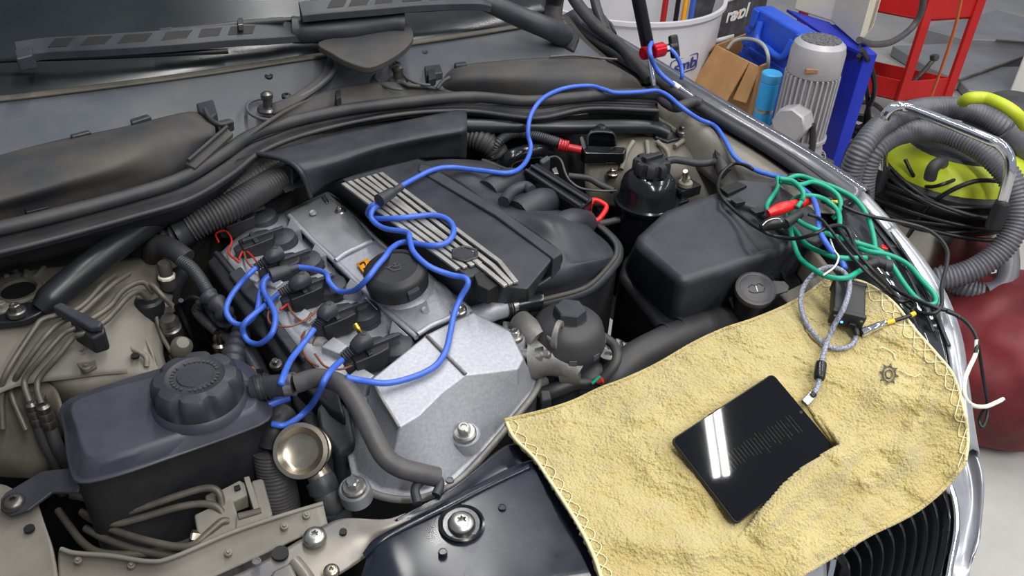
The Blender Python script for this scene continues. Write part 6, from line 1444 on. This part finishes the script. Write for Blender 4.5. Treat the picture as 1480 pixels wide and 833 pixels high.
# ================================================================ red tool cart
mat('cart_red', (172, 24, 24), (182, 30, 28), .4, scale=10)
cart = root('tool_cart', 'red steel tool cart with two trays and tools inside', 'tool cart')
n0 = P(1300, 147, .12); r0_ = P(1368, 141, .12); l0_ = P(1140, 110, .12)
n0.z = r0_.z = l0_.z = 0
far = r0_+(l0_-n0)
def tray(z, hgt_):
    cs4 = [n0, r0_, far, l0_]
    slab('tray_floor', [V((p.x, p.y, z)) for p in cs4], .01, 'cart_red', cart, bevel=0)
    for i in range(4):
        a, b = cs4[i], cs4[(i+1) % 4]; d_ = b-a; nn_ = V((d_.y, -d_.x, 0))
        slab('tray_wall', [V((a.x, a.y, z-.01)), V((b.x, b.y, z-.01)), V((b.x, b.y, z+hgt_)), V((a.x, a.y, z+hgt_))], .006, 'cart_red', cart, bevel=.0015, nrm=nn_)
tray(.13, .085); tray(.50, .13)
for p in (n0, r0_, far, l0_):
    box('leg', V((p.x, p.y, .36)), (.045, .02, .60), 'cart_red', cart, ex=(r0_-n0), bevel=.003)
    lathe('caster', V((p.x, p.y, .035)), (r0_-n0), [(.034, -.012), (.035, -.010), (.035, .010), (.034, .012)], 'plastic_dark', cart, 24)
tl_ = [('steel pry bar lying along the back of the lower tray', [(.15, .62), (.85, .70)], .012, 'steel'), ('long steel wrench lying in the lower tray', [(.20, .15), (.72, .32)], .010, 'chrome'), ('dark hammer head in the lower tray', [(.40, .45), (.58, .50)], .032, 'plastic_dark'), ('chrome ratchet at the right of the lower tray', [(.05, .35), (.35, .55)], .011, 'chrome'), ('steel socket bar across the lower tray', [(.45, .75), (.92, .82)], .013, 'steel_dark'), ('black air gun lying in the lower tray', [(.62, .35), (.9, .45)], .026, 'plastic_dark')]
def tpnt(a, b, z): return n0+(l0_-n0)*a+(r0_-n0)*b+V((0, 0, z))
for l, pp, r_, m_ in tl_:
    t_ = root('hand_tool', l, 'tool', 'tools in the red cart')
    a, b = tpnt(*pp[0], .13+r_), tpnt(*pp[1], .13+r_)
    tube('shaft', [a, a.lerp(b, .5), b], lambda t, r_=r_: r_*(.75+.25*math.cos(t*6.28)), m_, t_, n=6)
    lathe('head', b, (b-a), [(r_*.8, -.01), (r_*1.5, 0), (r_*1.5, .03), (r_*.9, .035)], m_, t_, 12)
pry = root('hand_tool', 'upright steel lever leaning out of the lower cart tray', 'tool', 'tools in the red cart')
tube('shaft', [tpnt(.14, .45, .14), tpnt(.10, .72, .30)], .011, 'steel_dark', pry); lathe('head', tpnt(.10, .72, .30), (0, .3, 1), [(.012, -.01), (.02, 0), (.02, .015), (.012, .02)], 'steel_dark', pry, 12)
oc = tube('orange_cord', [(1393, -20, .82), (1380, 40, .62), (1362, 95, .42), (1348, 134, .24), (1343, 148, .19)], .006, mat('cord_orange', (226, 110, 50), None, .5), None); tag(oc, 'thin orange cord hanging down in front of the cart', 'cord')
gh = tube('grey_hose', [(1336, -20, .72), (1332, 15, .62), (1318, 40, .55), (1290, 60, .52), (1262, 64, .54), (1242, 58, .60)], .013, 'hose', None, n=8); tag(gh, 'grey hose sagging from the red cart to the control box', 'hose')
for l, p in (('black cable drooping behind the blue stand, longest', [(1246, 72, .60), (1258, 95, .5), (1264, 120, .42), (1262, 140, .34), (1252, 165, .2), (1250, 200, .1)]), ('black cable dropping close to the blue stand', [(1242, 80, .55), (1250, 110, .45), (1254, 140, .32), (1256, 170, .2), (1258, 210, .05)]), ('black cable looping on the floor beside the stand', [(1236, 150, .2), (1250, 148, .2), (1266, 152, .18), (1280, 168, .1), (1262, 176, .08), (1240, 168, .1)])):
    o = tube('power_cable', p, .010, 'wire_black', None, n=8); tag(o, l, 'cable', 'cables at the blue stand')

# ================================================================ steel lift plates and pillar farther off
mat('plate_steel', (128, 128, 132), (146, 145, 146), .45, .3, scale=4)
for l, p, z_ in (('far long grey steel lift plate beyond the cart', [(1330, 40), (1400, 26), (1440, 14), (1540, 40), (1540, 66), (1440, 58), (1394, 56)], .10), ('near grey steel ramp plate with a rusty edge', [(1290, 66), (1380, 62), (1440, 62), (1482, 68), (1480, 82), (1386, 116), (1340, 96)], .06), ('grey steel cross plate below the ramp', [(1386, 116), (1440, 96), (1500, 96), (1480, 140), (1400, 130)], .05)):
    r_ = root('lift_plate', l, 'steel plate', 'steel lift plates on the floor')
    prism('plate', [q_+(z_,) for q_ in p], .002, 'plate_steel', r_, bevel=.006)
    tube('edge_bar', [(p[-2][0], p[-2][1], z_+.004), (p[-3][0], p[-3][1], z_+.004)], .006, 'primer_dark', r_)
mat('pillar_white', (206, 206, 200), (214, 213, 208), .6, scale=3)
pl = root('lift_post', 'white painted post foot at the right edge', 'post')
pp_ = [P(1452, 150, 0), P(1486, 158, 0), P(1530, 110, 0), P(1490, 100, 0)]
prism('foot', [V((p.x, p.y, .30)) for p in pp_], 0, 'pillar_white', pl, bevel=.01)
prism('base_plate', [V((p.x, p.y, .02))+ (V((p.x, p.y, 0))-sum(pp_, V())/4)*.2 for p in pp_], 0.0, 'plate_steel', pl, bevel=.002)

# ================================================================ vacuum cleaner
mat('lime', (178, 190, 40), (170, 182, 36), .4, scale=8)
mat('hose_grey', (80, 80, 86), (94, 94, 100), .4, scale=30)
mat('tank_steel', (170, 168, 162), (190, 188, 182), .22, 1, scale=5)
vac = root('vacuum_cleaner', 'workshop vacuum cleaner with steel tank, lime lid and chrome handle', 'vacuum cleaner')
vq = P(1376, 236, .55); v0 = V((vq.x, vq.y, 0)); RV = .205
lathe('tank', v0, MZ, [(RV*.96, .12), (RV, .14), (RV, .44), (RV*1.02, .445)], 'tank_steel', vac, 64)
lathe('base', v0, MZ, [(RV*1.1, .07), (RV*1.14, .09), (RV*1.1, .13), (RV*.9, .14)], 'plastic_dark', vac, 48)
for k in range(4):
    a = k*math.pi/2+.4; lathe('caster', v0+V((math.cos(a)*RV*1.05, math.sin(a)*RV*1.05, .036)), (math.sin(a), -math.cos(a), 0), [(.034, -.015), (.036, -.012), (.036, .012), (.034, .015)], 'plastic_dark', vac, 20)
lathe('motor_skirt', v0, MZ, [(RV*1.03, .435), (RV*1.06, .45), (RV*1.06, .535), (RV*.98, .545)], 'plastic_dark', vac, 48)
lathe('lid', v0, MZ, [(RV*.99, .54), (RV*.95, .565), (RV*.84, .60), (RV*.70, .615)], 'lime', vac, 56)
lathe('lid_top', v0, MZ, [(RV*.72, .612), (RV*.68, .622), (RV*.5, .63), (.001, .635)], 'rubber', vac, 40)
lathe('motor_head', P(1452, 196, .60), MZ, [(.12, -.04), (.12, .04), (.10, .09), (.06, .115), (.001, .12)], 'rubber', vac, 32)
tube('lid_handle', [(1392, 147, .76), (1402, 142, .785), (1425, 142, .79), (1450, 152, .79), (1470, 166, .775), (1482, 182, .74)], lambda t: .016, 'lime', vac, n=8, res=12)
tube('handle', [(1276, 246, .56), (1276, 215, .64), (1277, 185, .70), (1282, 164, .745), (1296, 154, .765), (1316, 157, .765), (1370, 178, .762), (1425, 200, .76), (1446, 210, .752), (1458, 226, .73), (1460, 246, .70), (1454, 272, .65), (1448, 296, .60)], .0135, 'chrome', vac, n=8, res=16)
for q_ in ((1276, 246, .56), (1448, 298, .60)): lathe('handle_socket', px(q_), (0, 0, 1), [(.02, -.06), (.021, -.01), (.018, .01)], 'plastic_dark', vac, 18)
tube('cable_hook', [(1344, 258, .60), (1348, 244, .63), (1356, 236, .64), (1362, 236, .62)], .016, 'rubber', vac, n=6)
tube('latch', [(1278, 300, .44), (1270, 330, .36)], .016, 'plastic_dark', vac)
lathe('hose_port', P(1440, 330, .40), V((-.3, -.9, .1)), [(.045, -.06), (.045, .02), (.035, .03), (.001, .03)], 'plastic_dark', vac, 24)
slab('badge', [(1282, 278, .46), (1298, 284, .46), (1290, 318, .38), (1274, 310, .38)], .006, mat('badge_lilac', (176, 160, 176), None, .4), vac, nrm=-c_fwd)
hv = root('vacuum_hose', 'grey corrugated vacuum hose coiled twice around the vacuum cleaner', 'hose')
oh = [(1486, 226, .58), (1470, 204, .64), (1448, 184, .68), (1420, 168, .70), (1385, 157, .715), (1345, 156, .72), (1305, 164, .72), (1270, 184, .705), (1247, 212, .67), (1232, 244, .61), (1226, 280, .53), (1230, 330, .42)]
bellows('outer_coil', oh, .030, 'hose_grey', hv, pitch=.0095, depth=.0035, res=22)
tube('cuff', [(1452, 186, .68), (1464, 198, .66), (1476, 212, .63), (1490, 234, .58)], .036, 'hose_grey', hv, n=5, res=24)
ih = [(1244, 330, .40), (1246, 290, .50), (1250, 250, .58), (1264, 218, .64), (1290, 197, .67), (1325, 189, .68), (1365, 192, .68), (1405, 208, .675), (1438, 232, .66), (1462, 262, .63), (1472, 296, .585), (1466, 332, .53), (1446, 362, .48), (1418, 384, .44), (1385, 398, .41), (1352, 404, .39)]
bellows('inner_coil', ih, .031, 'hose_grey', hv, pitch=.0095, depth=.0035, res=22)
bellows('tail_coil', [(1352, 396, .36), (1376, 408, .35), (1402, 420, .35), (1424, 424, .355)], .028, 'hose_grey', hv, pitch=.0095, depth=.003, res=22)
tube('tail_pipe', [(1422, 424, .355), (1440, 420, .36), (1453, 408, .375), (1458, 385, .40), (1456, 355, .43)], .027, 'hose_grey', hv, n=6, res=20)
random.seed(11)
cw = root('vacuum_cable', 'black power cable wound in many loops around the vacuum cleaner', 'cable')
for k in range(8):
    zc = .545-.015*k; rr2 = RV*(1.10+.035*(k % 3)); ph = random.random()*6; tx, ty = random.uniform(-.03, .03), random.uniform(-.03, .03)
    pts = []
    for j in range(24):
        a = 2*math.pi*j/23; r3 = rr2*(1+.03*math.sin(3*a+ph)); pts.append(v0+V((math.cos(a)*r3, math.sin(a)*r3, zc+.016*math.sin(2*a+ph)+tx*math.cos(a)+ty*math.sin(a))))
    vs, fs = tubegeo(cr(pts, 3), .0062, 8); mesh('loop', vs, fs, 'wire_black', cw)
tube('loose_end', [(1308, 230, .60), (1318, 250, .57), (1330, 266, .54), (1346, 270, .56), (1364, 266, .58), (1384, 258, .58)], .005, 'wire_black', cw)
tube('loose_end', [(1450, 262, .60), (1410, 262, .60), (1370, 278, .56), (1340, 300, .50), (1322, 326, .44), (1310, 345, .38)], .0062, 'wire_black', cw)

# ================================================================ dark red bag
mat('maroon', (112, 34, 38), (86, 24, 28), .6, scale=7, bump=.4, bscale=14)
mg = root('cloth_bag', 'dark red cloth bag slumped on the floor at right', 'bag')
bm = bmesh.new(); bmesh.ops.create_icosphere(bm, subdivisions=5, radius=1)
bq = P(1480, 520, .18)
for v in bm.verts:
    d_ = v.co.copy(); k = 1+.10*noise.noise(d_*1.6)+.05*noise.noise(d_*4)+.02*noise.noise(V((d_.x*3, d_.y*9, d_.z*4)))
    z_ = d_.z*k*.24+.19
    v.co = V((bq.x+d_.x*k*.30, bq.y+d_.y*k*.24, max(.0, z_)))
me = bpy.data.meshes.new('cloth'); bm.to_mesh(me); bm.free(); me.shade_smooth(); me.materials.append(MATS['maroon'])
link(bpy.data.objects.new('cloth', me), mg)
tube('seam', [V((bq.x-.2, bq.y-.12, .33)), V((bq.x-.05, bq.y-.10, .425)), V((bq.x+.12, bq.y-.06, .40))], .006, 'maroon', mg, n=8)

# tangle of black cable on the floor between stand and vacuum
random.seed(5)
hp = root('cable_heap', 'tangled heap of black cables on the floor beside the vacuum hose', 'cable')
hb = P(1232, 196, .10)
for k in range(7):
    cx_, cy_, r_, ph = hb.x+random.uniform(-.09, .09), hb.y+random.uniform(-.09, .09), random.uniform(.09, .17), random.random()*6
    pts = [V((cx_+math.cos(a*.45+ph)*r_*(1+.15*math.sin(3*a)), cy_+math.sin(a*.45+ph)*r_, .012+.014*k+.03*(1+math.sin(a*.9+ph)))) for a in range(15)]
    tube('loop', pts, .009, 'wire_black', hp, n=4, res=8)
# ================================================================ tidy: origins at each mesh's own place, empties at the base of their thing
bpy.context.view_layer.update()
seen = {}
def recenter():
    tops = [o for o in bpy.data.objects if o.parent is None and o.type in ('MESH', 'EMPTY')]
    mats = {o: o.matrix_world.copy() for o in bpy.data.objects}
    for t in tops:
        if t.type == 'EMPTY':
            pts = []
            st = list(t.children)
            while st:
                c = st.pop(); st += list(c.children)
                if c.type == 'MESH': pts += [mats[c] @ V(b) for b in c.bound_box]
            if pts:
                lo = V([min(p[i] for p in pts) for i in range(3)]); hi = V([max(p[i] for p in pts) for i in range(3)])
                t.matrix_world = Matrix.Translation(V(((lo.x+hi.x)/2, (lo.y+hi.y)/2, lo.z))); mats[t] = t.matrix_world.copy()
                bpy.context.view_layer.update()
                for c in t.children: c.matrix_parent_inverse = mats[t].inverted() if True else c.matrix_parent_inverse; c.matrix_basis = mats[c]
    bpy.context.view_layer.update()
    for o in list(bpy.data.objects):
        if o.type != 'MESH' or o.data.users > 1 or not len(o.data.vertices): continue
        if o.matrix_basis != Matrix.Identity(4): continue
        c = sum((V(b) for b in o.bound_box), V())/8
        kids = {k: k.matrix_world.copy() for k in o.children}
        o.data.transform(Matrix.Translation(-c)); o.matrix_basis = Matrix.Translation(c)
        bpy.context.view_layer.update() if kids else None
        for k, mw in kids.items():
            k.matrix_parent_inverse = o.matrix_world.inverted(); k.matrix_basis = mw
recenter()
bpy.context.view_layer.update()
